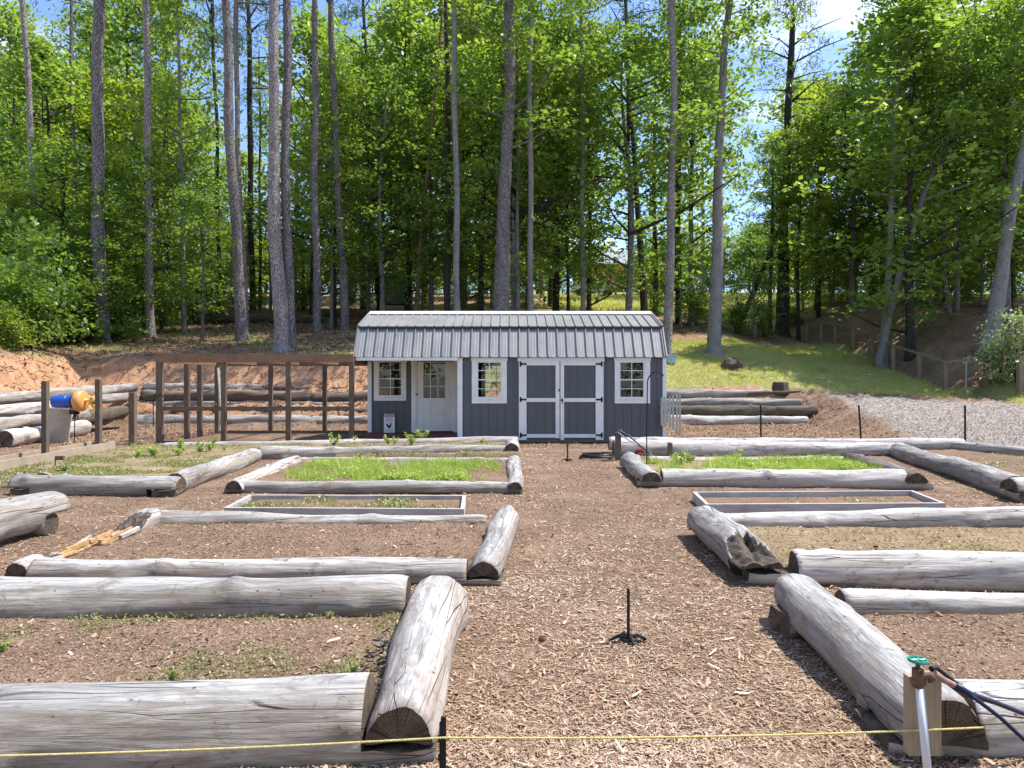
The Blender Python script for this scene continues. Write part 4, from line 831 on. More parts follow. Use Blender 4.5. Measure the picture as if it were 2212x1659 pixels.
# faucet
fb = XA(2001, 2.55); tag(MB().box(-.058, .058, -.02, .02, 0, ZA(1465, 2.55)-.062).build('tap_board', POSTT, loc=(fb, 2.575, .062)), 'upright tan board behind the white faucet pipe, standing on the log end', 'board')
FA = thing('garden_faucet', 'white pipe with a brass faucet and green handle at the bottom right', 'faucet', (XA(2008, 2.42), 2.42, 0))
zf = ZA(1478, 2.47); MB().tube([(.006, 0, -.05), (-.012, .04, zf)], .0135, 14).build('pipe', PVC, parent=FA, smooth=True)
mb = MB().tube([(-.014,.045,zf-.008),(-.014,.045,zf+.055)], [.02,.019], 10).tube([(-.014,.045,zf+.055),(-.014,.045,zf+.082)], .008, 8); mb.tube([(-.014,.045,zf+.03),(.02,.045,zf+.035),(.035,.045,zf+.02)], [.016,.016,.019], 10); mb.box(-.034,.006,.027,.063,zf+.004,zf+.02); mb.build('spigot', BRASS, parent=FA)
mb = MB(); 
for k in range(6): a = 2*pi*k/6; mb.tube([(-.014,.045,zf+.085),(-.014+cos(a)*.026,.045+sin(a)*.026,zf+.085)], .005, 6)
mb.tube([(-.014+cos(t)*.028,.045+sin(t)*.028,zf+.085) for t in np.linspace(0, 2*pi, 20)], .0055, 6); mb.build('handle', GREENP, parent=FA)
def frm(vx, vy, d): return (XA(vx, d), d, ZA(vy, d))
o0 = np.array(FA.location)
def rel(p): return tuple(np.array(p)-o0)
MB().tube([rel(frm(2018,1456,2.465)), rel(frm(2040,1470,2.46)), rel(frm(2063,1482,2.46))], [.014,.011,.011], 10).build('hose_connector', COPPER, parent=FA)
MB().tube([rel(frm(2012,1446,2.49)), rel(frm(2022,1444,2.50)), rel(frm(2045,1462,2.50)), rel(frm(2062,1473,2.5))], [.011,.01,.009,.006], 8).build('side_valve', BLKM, parent=FA)
tag(MB().tube([frm(2060,1480,2.46), frm(2095,1500,2.47), frm(2150,1518,2.55), frm(2212,1542,2.62), frm(2290,1580,2.7)], [.013,.012,.009,.009,.009], 10).build('garden_hose', HOSEB, smooth=True), 'upper dark blue hose running right from the bottom right faucet', 'hose')
tag(MB().tube([frm(2075,1490,2.47), frm(2110,1512,2.46), frm(2160,1550,2.45), frm(2212,1598,2.42), frm(2290,1660,2.4)], [.009,.007,.007,.007,.007], 10).build('garden_hose', HOSEB, smooth=True), 'lower thin dark blue hose dropping right from the bottom right faucet', 'hose')
# second tap in front of the shed
d2 = 13.1; FP = thing('yard_tap', 'wooden tap post with hoses beside the shed doors at the white log end', 'tap', (XA(1335, d2), d2, 0))
MB().box(-.05,.05,-.045,.045,-.08,.50).build('post', POSTV, parent=FP); MB().tube([(-.02,-.06,.40),(-.02,-.06,.55),(.02,-.06,.56),(.1,-.06,.50)], [.02,.02,.018,.014], 8).build('spigot', BRASS, parent=FP)
tag(MB().tube([frm(1334,930,13.0), frm(1360,943,12.9), frm(1385,965,12.8), frm(1400,976,12.7), frm(1412,988,12.6)], .016, 8).build('garden_hose', BLACK), 'black hose falling from the yard tap over the white log', 'hose')
tag(MB().tube([frm(1334,933,13.0), frm(1355,950,12.9), frm(1378,962,12.85), frm(1398,975,12.8)], .012, 8).build('garden_hose', PVC), 'grey hose beside the black one at the yard tap', 'hose')
mb = MB(); pts = []
for t in np.linspace(0, 2*pi*5, 130): rr = .30-.012*(t/(2*pi))+.012*sin(t*2.3); pts.append((rr*cos(t)*1.08, rr*sin(t)*.9, .025+.014*(t/(2*pi))))
mb.tube(pts, .014, 6); tag(mb.build('hose_coil', BLACK, loc=(XA(1290, 13.35), 13.35, .0)), 'coil of black hose on the ground by the yard tap', 'hose')
tag(MB().tube([(0,0,0),(.05,0,.06),(.12,0,.07),(.16,0,.02)], [.03,.035,.035,.03], 8).build('red_valve', REDP, loc=(XA(1372, 12.9), 12.9, .13)), 'dark red hose valve lying against the white log near the yard tap', 'valve')
tag(MB().box(-.045,.045,-.02,.02,0,.27).build('wooden_stake', POSTV, loc=(XA(1444, 13.75), 13.62, 0)), 'short square grey stake in front of the white log', 'stake')
# shepherd hook
d3 = 11.15; pts = [(0,0,-.1),(0,0,.7),(.01,0,1.33)]+[(.155-.145*cos(t), 0, 1.40+.19*sin(t)) for t in np.linspace(.2, pi*.78, 12)]
tag(MB().tube(pts, .009, 8).build('shepherd_hook', BLKM, loc=(XA(1397, d3), d3, 0)), 'thin black shepherd hook arching in front of the right shed window', 'plant hook')
for vx0, vx1, lab in ((1643,1644,'left'), (1855,1862,'middle'), (2084.5,2085,'right')):
    tag(MB().beam((XA(vx1, 14.85), 14.85, -.05), (XA(vx0, 14.85), 14.85, ZA(876, 14.85)), .028, .028).build('fence_stake', BLKM), {'left': 'black metal stake nearest the shed in the row of three', 'middle': 'tilted black metal stake, middle of the row of three', 'right': 'black metal stake at the right end of the row of three'}[lab], 'stake', 'black stakes behind the white log')

# ---------------- right hand fence, stumps, bits ----------------
FN = thing('post_fence', 'weathered post and rail fence climbing the slope on the right', 'fence', (0, 0, 0))
fp = [(XA(2130,28.0),28.0),(XA(2051,28.6),28.9),(XA(1988,30.8),30.9),(XA(1929,33.0),33.0),(XA(1884,35.3),35.3),(XA(1842,37.8),37.8),(XA(1803,40.0),40.0),(XA(1770,41.8),41.6),(XA(1754,42.2),43)]
for k, (x, y) in enumerate(fp): z = H(x, y); MB().box(x-.07, x+.07, y-.07, y+.07, z-.2, z+1.22).build('post', FENCEW, parent=FN)
for k, (a, b_) in enumerate(zip(fp[:-1], fp[1:])): MB().beam((a[0], a[1]-.08, H(*a)+1.16), (b_[0], b_[1]-.08, H(*b_)+1.16), .05, .10).build('rail', FENCEW, parent=FN)
mb = MB()
for a, b_ in zip(fp[:-1], fp[1:]):
    for t in (.15, .4, .65, .9, 1.05): mb.beam((a[0], a[1], H(*a)+t), (b_[0], b_[1], H(*b_)+t), .005, .005)
    for u in np.linspace(0, 1, 16): x = a[0]*(1-u)+b_[0]*u; y = a[1]*(1-u)+b_[1]*u; z = H(*a)*(1-u)+H(*b_)*u; mb.beam((x, y, z), (x, y, z+1.1), .004, .004)
mb.build('wire_netting', WIRE, parent=FN)
x1, y1 = XA(2204, 26.3), 26.3; GT_ = thing('braced_gate', 'wooden gate frame with diagonal brace at the right edge', 'gate', (0,0,0)); x0_, y0_ = fp[0]
z1_ = H(x1, y1); z0_ = H(x0_, y0_); MB().box(x1-.09,x1+.09,y1-.09,y1+.09,z1_-.2,z1_+1.3).build('post', FENCEW, parent=GT_)
MB().beam((x0_+.08, y0_, z0_+1.15), (x1-.095, y1, z0_+1.12), .05, .12).build('rail', FENCEW, parent=GT_); MB().beam((x0_+.45, y0_-.3, z0_-.02), (x1-.35, y1+.3, z0_+1.05), .06, .09).build('brace', POSTT, parent=GT_)
tag(MB().tube([(XA(2087,28.3), 28.3, H(XA(2087,28.3),28.3)-.1), (XA(2087,28.3), 28.3, H(XA(2087,28.3),28.3)+1.2)], .03, 8).build('metal_post', simple('galvanised_post', (.42,.43,.44), .5, .4)), 'thin grey metal post in the fence line beside the gate', 'post')
def blob(label, name, cat, x, y, rx, ry, rz_, mat, seed, z=None, jag=.22):
    n, m_ = 18, 12; vs = []; R = random.Random(seed); ph = [R.uniform(0, 6.3) for _ in range(6)]
    for j in range(m_+1):
        v = j/m_*pi
        for i in range(n):
            a = 2*pi*i/n; r = 1+jag*(sin(2*a+ph[0])*.4+sin(3*a+v*2+ph[1])*.3+sin(5*v+ph[2]+a)*.25)+R.uniform(-.04, .04); vs.append((rx*r*sin(v)*cos(a), ry*r*sin(v)*sin(a), rz_*r*cos(v)))
    mb = MB().add(vs, [(j*n+i, (j+1)*n+i, (j+1)*n+(i+1) % n, j*n+(i+1) % n) for j in range(m_) for i in range(n)]); return tag(mb.build(name, mat, loc=(x, y, (H(x, y) if z is None else z)+rz_*.5)), label, cat)
blob('rounded grey upturned stump on the lawn below the smooth grey tree', 'tree_stump', 'stump', XA(1582, 28.6), 28.6, .40, .35, .28, LOGK, 3)
so = thing('tree_stump', 'squat sawn stump with pale top above the right log stack', 'stump', (XA(1686, 26.1), 26.1, H(XA(1686, 26.1), 26.1)))
mb = MB(); pr_ = []; 
for j, (r, z) in enumerate(((.34,-.1),(.29,.1),(.27,.3),(.24,.335))):
    for k in range(20): a = 2*pi*k/20; q = r*(1+.10*sin(3*a+1)+.06*sin(7*a)*(1-j*.2)); mb.v.append((q*cos(a), q*sin(a), z))
for j in range(3):
    for k in range(20): mb.f.append((j*20+k, j*20+(k+1) % 20, (j+1)*20+(k+1) % 20, (j+1)*20+k)); mb.m.append(0)
mb.build('trunk', LOGK, parent=so); tm = MB(); tm.v = [(.24*(1+.10*sin(3*2*pi*k/20+1))*cos(2*pi*k/20), .24*(1+.10*sin(3*2*pi*k/20+1))*sin(2*pi*k/20), .338) for k in range(20)]; tm.f = [tuple(range(20))]; tm.m = [0]; tm.build('sawn_top', LOGB, parent=so)
for vx, dd_, w_, lab in ((1871, 31, .26, 'flat pale stone lying in the shaded grass by the fence'), (1770, 28.6, .12, 'small pale stone in the lawn behind the squat stump')): x = XA(vx, dd_); blob(lab, 'stone', 'stone', x, dd_, w_, w_*.7, .06, STONE, vx)
x = XA(1450, 29.5); z = H(x, 29.5); tb = thing('plastic_tub', 'pale blue and white plastic tub on the grass behind the shed corner', 'tub', (x, 29.5, z))
mb = MB().add([(-.16,-.13,0),(.16,-.13,0),(.16,.13,0),(-.16,.13,0),(-.2,-.17,.3),(.2,-.17,.3),(.2,.17,.3),(-.2,.17,.3)], [(3,2,1,0),(4,5,6,7),(0,1,5,4),(1,2,6,5),(2,3,7,6),(3,0,4,7)]); mb.build('tub_body', BLUEP, parent=tb); MB().box(-.23,.23,-.2,.2,.302,.38).build('lid', FENCEWH, parent=tb)

# ---------------- far buildings and car ----------------
HB = thing('brick_house', 'distant brick house with a grey roof seen between the trunks', 'house', (XA(1318, 88), 88, H(XA(1318,88), 88)))
MB().box(-4,9,0,7,-.5,3.6).build('wall', BRICK, parent=HB); mb = MB(); mb.add([(-4.5,-.5,3.6),(9.5,-.5,3.6),(9.5,7.5,3.6),(-4.5,7.5,3.6),(-1,3.5,5.8),(6,3.5,5.8)], [(0,1,5,4),(1,2,5),(2,3,4,5),(3,0,4),(3,2,1,0)]); mb.build('roof', ROOFS, parent=HB); MB().box(-4.5,9.5,-.56,-.51,3.45,3.62).build('gutter', TRIM, parent=HB)
MB().box(1.6,2.9,-.04,-.01,1.2,2.4).build('window', DARKIN, parent=HB)
FS = thing('far_shed', 'small dark shed with a white corner board deep in the woods left of centre', 'shed', (XA(842, 52), 52, H(XA(842,52),52)-.2)); MB().box(-.9,1.4,0,2,0.35,2.3).build('wall', simple('dull_green_grey', (.12,.14,.14), .8), parent=FS); MB().box(-1.02,-.9,-.03,.1,.3,2.3).build('corner_board', TRIM, parent=FS); MB().box(-1.1,1.6,-.2,2.2,2.3,2.42).build('roof', DARKB, parent=FS)
cx_, cy_ = XA(1282, 70), 70; CR = thing('parked_car', 'pale parked car glimpsed through leaves left of the brick house', 'car', (cx_, cy_, H(cx_, cy_)))
prof = [(-2.1,.35),(-2.15,.75),(-1.5,.95),(-.9,1.40),(.5,1.42),(1.2,.98),(2.0,.85),(2.15,.6),(2.1,.35)]; n = len(prof); MB().add([(p[0],-.85,p[1]) for p in prof]+[(p[0],.85,p[1]) for p in prof], [tuple(range(n)), tuple(reversed(range(n,2*n)))]+[(k, n+k, n+(k+1)%n, (k+1)%n) for k in range(n)]).build('body', CARW, parent=CR)
for wx in (-1.3, 1.35):
    for wy in (-.8, .8): o = MB().lathe([(0,-.1),(.33,-.1),(.33,.1),(0,.1)], (0,0,0), 16, 'x').build('wheel', TYRE, parent=CR, loc=(wx, wy, .33), rz=pi/2)
MB().add([(-1.35,-.855,.98),(-.85,-.855,1.34),(.45,-.855,1.35),(1.05,-.855,1.0)], [(0,3,2,1)]).build('side_window', BLACK, parent=CR)

# ---------------- trees ----------------
def leaves(C, n_each, sig, size, tilt, seed, tvar=.35, needle=False):
    r = np.random.default_rng(seed); m = len(C); c = np.repeat(C, n_each, axis=0)+r.normal(0, 1, (m*n_each, 3))*np.array(sig)
    n = len(c); a = r.uniform(0, 2*pi, n); t = r.normal(0, tilt, n)+.12; q = r.normal(0, tilt, n); ln = size*r.uniform(.6, 1.35, n); wd = ln*(r.uniform(.55, .95, n) if not needle else .12)
    U = np.stack([np.cos(a)*np.cos(t), np.sin(a)*np.cos(t), -np.sin(t)], -1)*(ln*.5)[:,None]; Vv = np.stack([-np.sin(a)*np.cos(q), np.cos(a)*np.cos(q), np.sin(q)], -1)*(wd*.5)[:,None]
    V = np.stack([c-U, c-U*.1-Vv, c+U, c-U*.1+Vv], 1).reshape(-1, 3)
    base = np.repeat(r.uniform(0, 1, m), n_each); tint = np.clip(base*(1-tvar)+r.uniform(0, 1, n)*tvar, 0, 1); return V, np.stack([tint, tint, tint, np.ones(n)], -1)
def crown_pts(seed, Ht, Rm, z0, n, lay=0):
    r = np.random.default_rng(seed); z = z0+(Ht-z0)*r.uniform(0, 1, n)**.9; t = (z-z0)/(Ht-z0); prof = Rm*np.sin(np.clip(t*.86+.12, 0, 1)*pi)**.6
    a = r.uniform(0, 2*pi, n)
    lob = 1+.3*np.sin(3*a+z*.9+seed)+.2*np.sin(5*a-z*1.3)
    rad = prof*lob*np.sqrt(r.uniform(.12, 1, n)); return np.stack([rad*np.cos(a), rad*np.sin(a), z], -1)
def limbs(C, seed, trunk_r, Ht, n=22):
    r = random.Random(seed); mb = MB(); 
    for c in random.Random(seed).sample(list(C), min(n, len(C))):
        zb = max(.3, c[2]-.45*math.hypot(c[0], c[1])-.2); mid = (c[0]*.5, c[1]*.5, zb+(c[2]-zb)*.35+r.uniform(-.1, .15)); rr = .018+.012*math.hypot(c[0], c[1]); mb.tube([(0,0,zb), mid, tuple(c)], [rr*1.3, rr*.8, rr*.25], 5, cap=False)
    return mb
CROWNS = []
for s in range(7):
    Ht = 14.; C = crown_pts(s+3, Ht, 2.5+.3*(s % 3), 1.4 if s % 2 else 2.6, 175); V, T = leaves(C, 31, (.36,.36,.16), .225, .5, s+50, .25)
    CROWNS.append((npmesh('crown', V, 4, LEAF, T), npmesh('crown', V, 4, LEAFY, T) if s < 2 else None, C))
LIMBM = []
for s in range(7): o = limbs(CROWNS[s][2], s+9, .1, 14, 30).tube([(0,0,.2),(0,0,6),(0,0,12.5)], [.05,.04,.02], 5).build('limb_proto', DARKB); LIMBM.append(o.data); bpy.data.objects.remove(o)
TRM = []
for s in range(4):
    R = random.Random(s+40); pts = [(.12*sin(z*.5+s)*z/7, .12*cos(z*.4+s)*z/7, z) for z in np.linspace(-.3, 13.5, 22)]; rs = [.15*(1.35 if k == 0 else 1.12 if k == 1 else 1)*(1-.82*k/21) for k in range(22)]
    o = MB().tube(pts, rs, 10).build('trunk_proto', [DARKB, GREYB, PINEB, DARKB][s], smooth=True); TRM.append(o.data); bpy.data.objects.remove(o)
SHR = []
for s in range(4):
    r = np.random.default_rng(s+70); n = 60; C = np.stack([r.normal(0, .5, n), r.normal(0, .5, n), r.uniform(.15, 1.9, n)], -1); C[:, :2] *= np.sqrt(np.clip(1.15-C[:, 2:3]/2.2, .1, 1)); V, T = leaves(C, 46, (.17,.17,.10), .10, .6, s+90); SHR.append(npmesh('foliage', V, 4, LEAF, T))
    if s == 0: BUSHP = npmesh('foliage', V, 4, BLOOM, T); SHY = npmesh('foliage', V, 4, LEAFY, T)
PC = []
for s in range(3):
    r = np.random.default_rng(s+170); n = 34; z = r.uniform(0, 1, n); a = r.uniform(0, 6.3, n); rad = (1-z*.75)*3.2*np.sqrt(r.uniform(.1, 1, n)); C = np.stack([rad*np.cos(a), rad*np.sin(a), z*7], -1)
    V, T = leaves(C, 55, (.38,.38,.22), .42, .7, s+190, needle=True); PC.append((npmesh('crown', V, 4, NEEDLE, T), C))
GW = 'broadleaf trees filling the wood behind the shed'
def wood_tree(x, y, hgt, cr, lab, wide=1., mesh=None, grp=GW, zoff=0.):
    z = H(x, y); s = hgt/14.; r = thing('broadleaf_tree', lab, 'tree', (x, y, z-.05+zoff), random.uniform(0, 6.28), grp); r.scale = (s*wide, s*wide, s)
    link('trunk', TRM[cr % 4], r); link('limbs', LIMBM[cr], r); link('crown', mesh or CROWNS[cr][0], r); return r
def main_tree(vpts, d, mat, lab, pine=True, top=25., crown=None, nm=None, base=None, flare=1.35):
    """vpts: (vx, vy, width px); lowest point last"""
    pts = [(XA(a, d), ZA(b_, d), w_*d/F/2) for a, b_, w_ in vpts]; xb = pts[-1][0]; zb = H(xb, d) if base is None else base
    x0, z0, r0 = pts[0]; dx = (pts[0][0]-pts[1][0])/max(.1, (pts[0][1]-pts[1][1])) ; ext = []
    zt = max(top, z0+1.5); ext = [(x0+dx*(zt-z0)*k, z0+(zt-z0)*k, r0*(1-.72*k)) for k in (1., .6, .3)]
    pts = ext+pts
    if pts[-1][1] > zb: pts.append((xb+(pts[-1][0]-pts[-2][0])*.2, zb, pts[-1][2]*1.05))
    pts = [p for p in pts if p[1] > zb+.45]+[(pts[-1][0], zb+.4, pts[-1][2]), (pts[-1][0], zb+.12, pts[-1][2]*1.14), (pts[-1][0], zb-.05, pts[-1][2]*flare), (pts[-1][0], zb-.3, pts[-1][2]*flare*1.15)]
    pts = pts[::-1]; zz = [p[1] for p in pts]; fz = [zz[0], zz[1], zz[2], zz[3]]+list(np.linspace(zz[3]+.5, zz[-1], 26)); rt = thing(nm or ('pine_tree' if pine else 'broadleaf_tree'), lab, 'tree', (xb, d, zb)); R = random.Random(int(vpts[-1][0])); p1_, p2_ = R.uniform(0, 6), R.uniform(0, 6)
    path = [(np.interp(z, zz, [p[0] for p in pts])-xb+.03*sin(z*.9+p1_), .05*sin(z*.5+p2_), z-zb) for z in fz]; rs = [np.interp(z, zz, [p[2] for p in pts])*(1+.04*sin(z*2.1+p1_)) for z in fz]
    mb = MB().tube(path, rs, 14); m0 = len(mb.v)
    for k, v in enumerate(mb.v): # lumpy bark outline
        i = k//14; 
        if 0 < i < len(path): c = path[i]; f = 1+R.uniform(-.05, .05); mb.v[k] = (c[0]+(v[0]-c[0])*f, c[1]+(v[1]-c[1])*f, v[2])
    mb.build('trunk', mat, parent=rt, smooth=True)
    if pine:
        me, C = PC[R.randrange(3)]; tp = path[-1]; c = link('crown', me, rt, (tp[0], tp[1], tp[2]-6.2)); c.rotation_euler[2] = R.uniform(0, 6.3)
        lm = MB().tube([path[-6], path[-3], (tp[0], tp[1], tp[2]+.5)], [.05, .05, .03], 5)
        for q in R.sample(list(C), 14): lm.tube([(tp[0], tp[1], tp[2]-6.2+q[2]*.8), (tp[0]+q[0]*.5, tp[1]+q[1]*.5, tp[2]-6.2+q[2]*.95), (tp[0]+q[0], tp[1]+q[1], tp[2]-6.2+q[2])], [.05,.035,.012], 5, cap=False)
        lm.build('limbs', mat, parent=rt)
    elif crown is not None:
        k, base_, sc, wd = crown; tp = path[-1]; cm = link('crown', CROWNS[k][0], rt, (np.interp(base_+zb+7*sc, zz, [p[0] for p in pts])-xb, 0, base_)); cm.scale = (sc*wd, sc*wd, sc); cm.rotation_euler[2] = R.uniform(0, 6.3)
        an = cm.rotation_euler[2]; lm = MB().tube(path[4:], .02, 5); pz = [p[2] for p in path]
        for q in R.sample(list(CROWNS[k][2]), 26):
            e = np.array((cm.location[0]+(q[0]*cos(an)-q[1]*sin(an))*sc*wd, (q[0]*sin(an)+q[1]*cos(an))*sc*wd, cm.location[2]+q[2]*sc)); ho = math.hypot(e[0]-np.interp(e[2], pz, [p[0] for p in path]), e[1]); zb_ = min(e[2]-.35*ho-.15, pz[-1]-.1)
            st_p = np.array((np.interp(zb_, pz, [p[0] for p in path]), np.interp(zb_, pz, [p[1] for p in path]), zb_)); md = st_p*.5+e*.5-np.array((0, 0, .12)); rr = .015+.014*ho; lm.tube([st_p, md, e], [rr*1.3, rr*.8, rr*.25], 5, cap=False)
        lm.build('limbs', mat, parent=rt)
    return rt
main_tree([(50,0,11),(62,250,12),(77,480,13),(90,735,15)], 31, PINEL, 'slim pine at the far left, its foot hidden by shrubs')
main_tree([(215,0,23),(208,240,24),(213,450,25),(220,743,30)], 28, PINEB, 'stout dark-barked pine standing alone on the left')
main_tree([(316,0,13),(318,240,15),(321,500,16),(326,727,18)], 30, PINEL, 'pine right of the stout dark one on the left')
main_tree([(153,0,6),(158,300,8),(163,600,10)], 34, PINEB, 'thin pine between the slim far left pine and the stout one', pine=True)
main_tree([(385,60,6),(392,400,8),(398,712,10)], 32, GREYB, 'slender grey trunk midway between the left pines and the chicken run', pine=False, crown=(2, 3., .9, .8), top=15)
main_tree([(458,0,7),(468,300,7),(474,600,9)], 38, DARKB, 'thin dark trunk at the left edge of the sky gap', pine=True)
main_tree([(487,0,17),(498,300,20),(512,560,21),(521,735,24)], 29, PINEB, 'tall pine with a bowed trunk left of the twin pines')
main_tree([(510,0,10),(513,300,11),(522,500,9),(532,700,10)], 33, PINEL, 'thinner pine half hidden behind the bowed pine')
main_tree([(538,60,10),(541,400,12),(545,700,13)], 42, DARKB, 'dark pine trunk left of the twin pines')
main_tree([(592,0,20),(591,250,22),(594,500,27),(607,757,32)], 26, PINEL, 'left and thicker of the twin pines behind the chicken run')
main_tree([(620,0,17),(618,250,18),(619,500,19),(626,752,24)], 26.4, PINEB, 'right and thinner of the twin pines behind the chicken run')
main_tree([(680,0,12),(681,300,14),(682,500,16),(685,719,18)], 32, PINEB, 'straight pine right of the twin pines')
main_tree([(714,0,12),(724,250,14),(732,450,15),(744,711,18)], 33, PINEB, 'leaning pine next to the left end of the shed roof')
main_tree([(717,200,5),(716,450,6),(717,713,7)], 34, GREYB, 'skinny pale trunk just left of the leaning pine', pine=False, top=13, crown=(3, 3., .75, .8))
main_tree([(785,0,6),(800,350,8),(816,640,10)], 44, DARKB, 'distant curving trunk above the left end of the shed')
main_tree([(952,60,7),(930,300,9),(913,480,9),(898,672,11)], 36, TANB, 'dead tan trunk leaning left above the shed', pine=False, top=15, nm='dead_tree')
main_tree([(966,200,12),(968,400,13),(967,672,15)], 34, DARKB, 'dark trunk directly behind the pale straight one above the porch', pine=True)
main_tree([(980,0,11),(984,300,12),(988,672,14)], 29, GREYB, 'straight pale trunk rising behind the shed above the porch door')
main_tree([(1100,0,22),(1100,200,24),(1095,350,25),(1087,450,28),(1083,672,37)], 29.5, PINEB, 'massive rough trunk behind the middle of the shed', pine=False, top=19, crown=(4, 6., 1., 1.1))
main_tree([(1120,250,6),(1119,450,7),(1117,672,9)], 33, GREYB, 'thin pale trunk just right of the massive one', pine=False, top=15, crown=(5, 4.5, .8, .8))
main_tree([(1144,0,11),(1145,300,11),(1147,672,13)], 30, GREYB, 'straight ringed pale trunk behind the barn doors')
main_tree([(1225,150,4),(1226,400,6),(1226,672,7)], 36, DARKB, 'very thin dark trunk right of the ringed pale one', pine=False, top=14, crown=(6, 4., .8, .8))
main_tree([(1255,0,7),(1258,250,9),(1258,450,10),(1259,672,11)], 33, GREYB, 'grey trunk with dark upper half above the barn doors', pine=False, top=17, crown=(0, 7., .85, .8))
main_tree([(1350,0,7),(1362,250,9),(1378,450,12),(1392,672,16)], 37, DARKB, 'dark trunk curving left, behind the right end of the shed roof')
main_tree([(1452,0,14),(1455,250,15),(1450,450,17),(1443,738,20)], 31, PINEL, 'pine at the right end of the shed roof')
main_tree([(1467,80,10),(1464,350,12),(1465,690,14)], 42, DARKB, 'dark trunk tucked behind the pine at the shed roof end', pine=False, top=19, crown=(1, 6, .9, .9))
main_tree([(1578,0,13),(1563,120,15),(1555,300,18),(1550,480,23),(1545,747,28)], 32, GREYB, 'big smooth grey tree standing on the lawn right of the shed', pine=False, top=17, crown=(2, 8.2, .82, 1.1))
main_tree([(1712,60,12),(1702,250,15),(1695,450,18),(1690,692,28)], 44, DARKB, 'large dark pine with bare limbs in the sky gap on the right', pine=True, top=19)
main_tree([(1950,60,8),(1932,250,10),(1924,450,11),(1920,620,14),(1910,768,20)], 34, GREYB, 'left upright stem of the forked tree beyond the fence', pine=False, top=17, crown=(3, 7., .9, 1.))
main_tree([(2090,150,6),(2045,300,9),(1992,430,12),(1955,540,13),(1928,660,15),(1906,766,17)], 33.8, GREYB, 'right leaning stem of the forked tree beyond the fence', pine=False, top=16.5, crown=(5, 6.5, .9, 1.))
main_tree([(2218,300,20),(2180,480,25),(2160,600,28),(2140,712,34)], 30.3, GREYB, 'thick grey trunk leaning right at the right edge', pine=False, top=16, crown=(6, 6.5, .9, 1.))
main_tree([(1668,450,7),(1666,600,8),(1664,692,9)], 43, DARKB, 'thin dark trunk left of the large dark pine', pine=False, top=14, crown=(1, 3.5, .6, .8))
main_tree([(1680,500,6),(1642,600,10),(1602,692,12)], 42, DARKB, 'dark trunk leaning right in front of the sunlit field', pine=False, top=12, crown=(2, 3.5, .6, .8))
main_tree([(1778,250,6),(1770,450,7),(1768,700,9)], 46, DARKB, 'dark upright stem right of the large dark pine', pine=False, top=14, crown=(3, 4, .7, .9))
main_tree([(2038,420,7),(2042,600,9),(2047,715,11)], 36, PINEB, 'thin brown trunk between the forked tree and the right edge', pine=False, top=13, crown=(4, 4.5, .7, .8))
main_tree([(560,150,4),(562,400,5),(562,600,7)], 46, DARKB, 'thin far trunk showing against the sky gap left of the twin pines', pine=False, top=17, crown=(6, 9, .5, .8))
# bare limbs on the dark pine
LPX = bpy.data.objects.get('pine_tree') and [o for o in SC.objects if o.get('label', '').startswith('large dark pine')][0]
mb = MB(); 
for (a, b_, c_) in (((1708,140),(1770,110),(1830,95)), ((1706,225),(1745,190),(1792,175)), ((1704,255),(1745,245),(1778,255)), ((1702,280),(1740,262),(1768,228)), ((1710,130),(1660,120),(1610,125)), ((1700,330),(1730,320),(1760,300)), ((1712,100),(1745,75),(1800,60)), ((1700,420),(1740,400),(1770,350))):
    q = [np.array(frm(p[0], p[1], 44))-np.array(LPX.location) for p in (a, b_, c_)]; q[1][1] -= .5; q[2][1] -= 1.2; mb.tube(q, [.07,.045,.015], 6, cap=False); mb.tube([q[1], q[1]+np.array((.8,.4,.9))], [.03,.008], 5, cap=False)
mb.build('dead_limbs', DARKB, parent=LPX)
# filling wood
LM = [(0,'the left picture edge'),(65,'the slim far left pine'),(150,'the thin second pine'),(215,'the stout dark left pine'),(322,'the third left pine'),(392,'the slender grey trunk'),(455,'the left sky gap'),(505,'the bowed pine'),(545,'the dark far pine'),(600,'the twin pines'),(682,'the straight pine'),(730,'the leaning pine'),(805,'the curving trunk'),(860,'the far dark shed'),(915,'the dead tan trunk'),(985,'the pale porch trunk'),(1035,'the mid shed roof'),(1092,'the massive rough trunk'),(1146,'the ringed pale trunk'),(1190,'the barn doors'),(1225,'the thin dark trunk'),(1258,'the half-dark trunk'),(1318,'the brick house'),(1380,'the curving dark trunk'),(1450,'the roof end pine'),(1500,'the shed roof gap'),(1552,'the smooth grey lawn tree'),(1620,'the sunlit field'),(1695,'the large dark pine'),(1770,'the right sky gap'),(1845,'the far fence corner'),(1920,'the forked tree'),(1985,'the middle fence posts'),(2045,'the thin brown trunk'),(2110,'the gate'),(2165,'the thick right trunk'),(2212,'the right picture edge')]
ROWN = ['at the wood front', 'just inside the wood', 'further inside the wood', 'midway into the wood', 'deep in the wood', 'beyond the wood', 'far behind the wood', 'in the farthest tree line']
used = {}
def wlab(kind, vx, row):
    nm = sorted(LM, key=lambda q: abs(q[0]-vx)); side = 'left of' if vx < nm[0][0]-12 else ('right of' if vx > nm[0][0]+12 else 'behind')
    t = f'{kind} {ROWN[row]}, {side} {nm[0][1]}'
    return t
R = random.Random(11); fills = []
def gapcol(vx):
    if 430 < vx < 585: return .55, 330
    if 1195 < vx < 1300: return .8, -200
    if 1300 < vx < 1560: return .62, -50
    if 1560 < vx < 1690: return .65, 60
    if 1690 < vx < 1810: return .8, 180
    return .9, -400
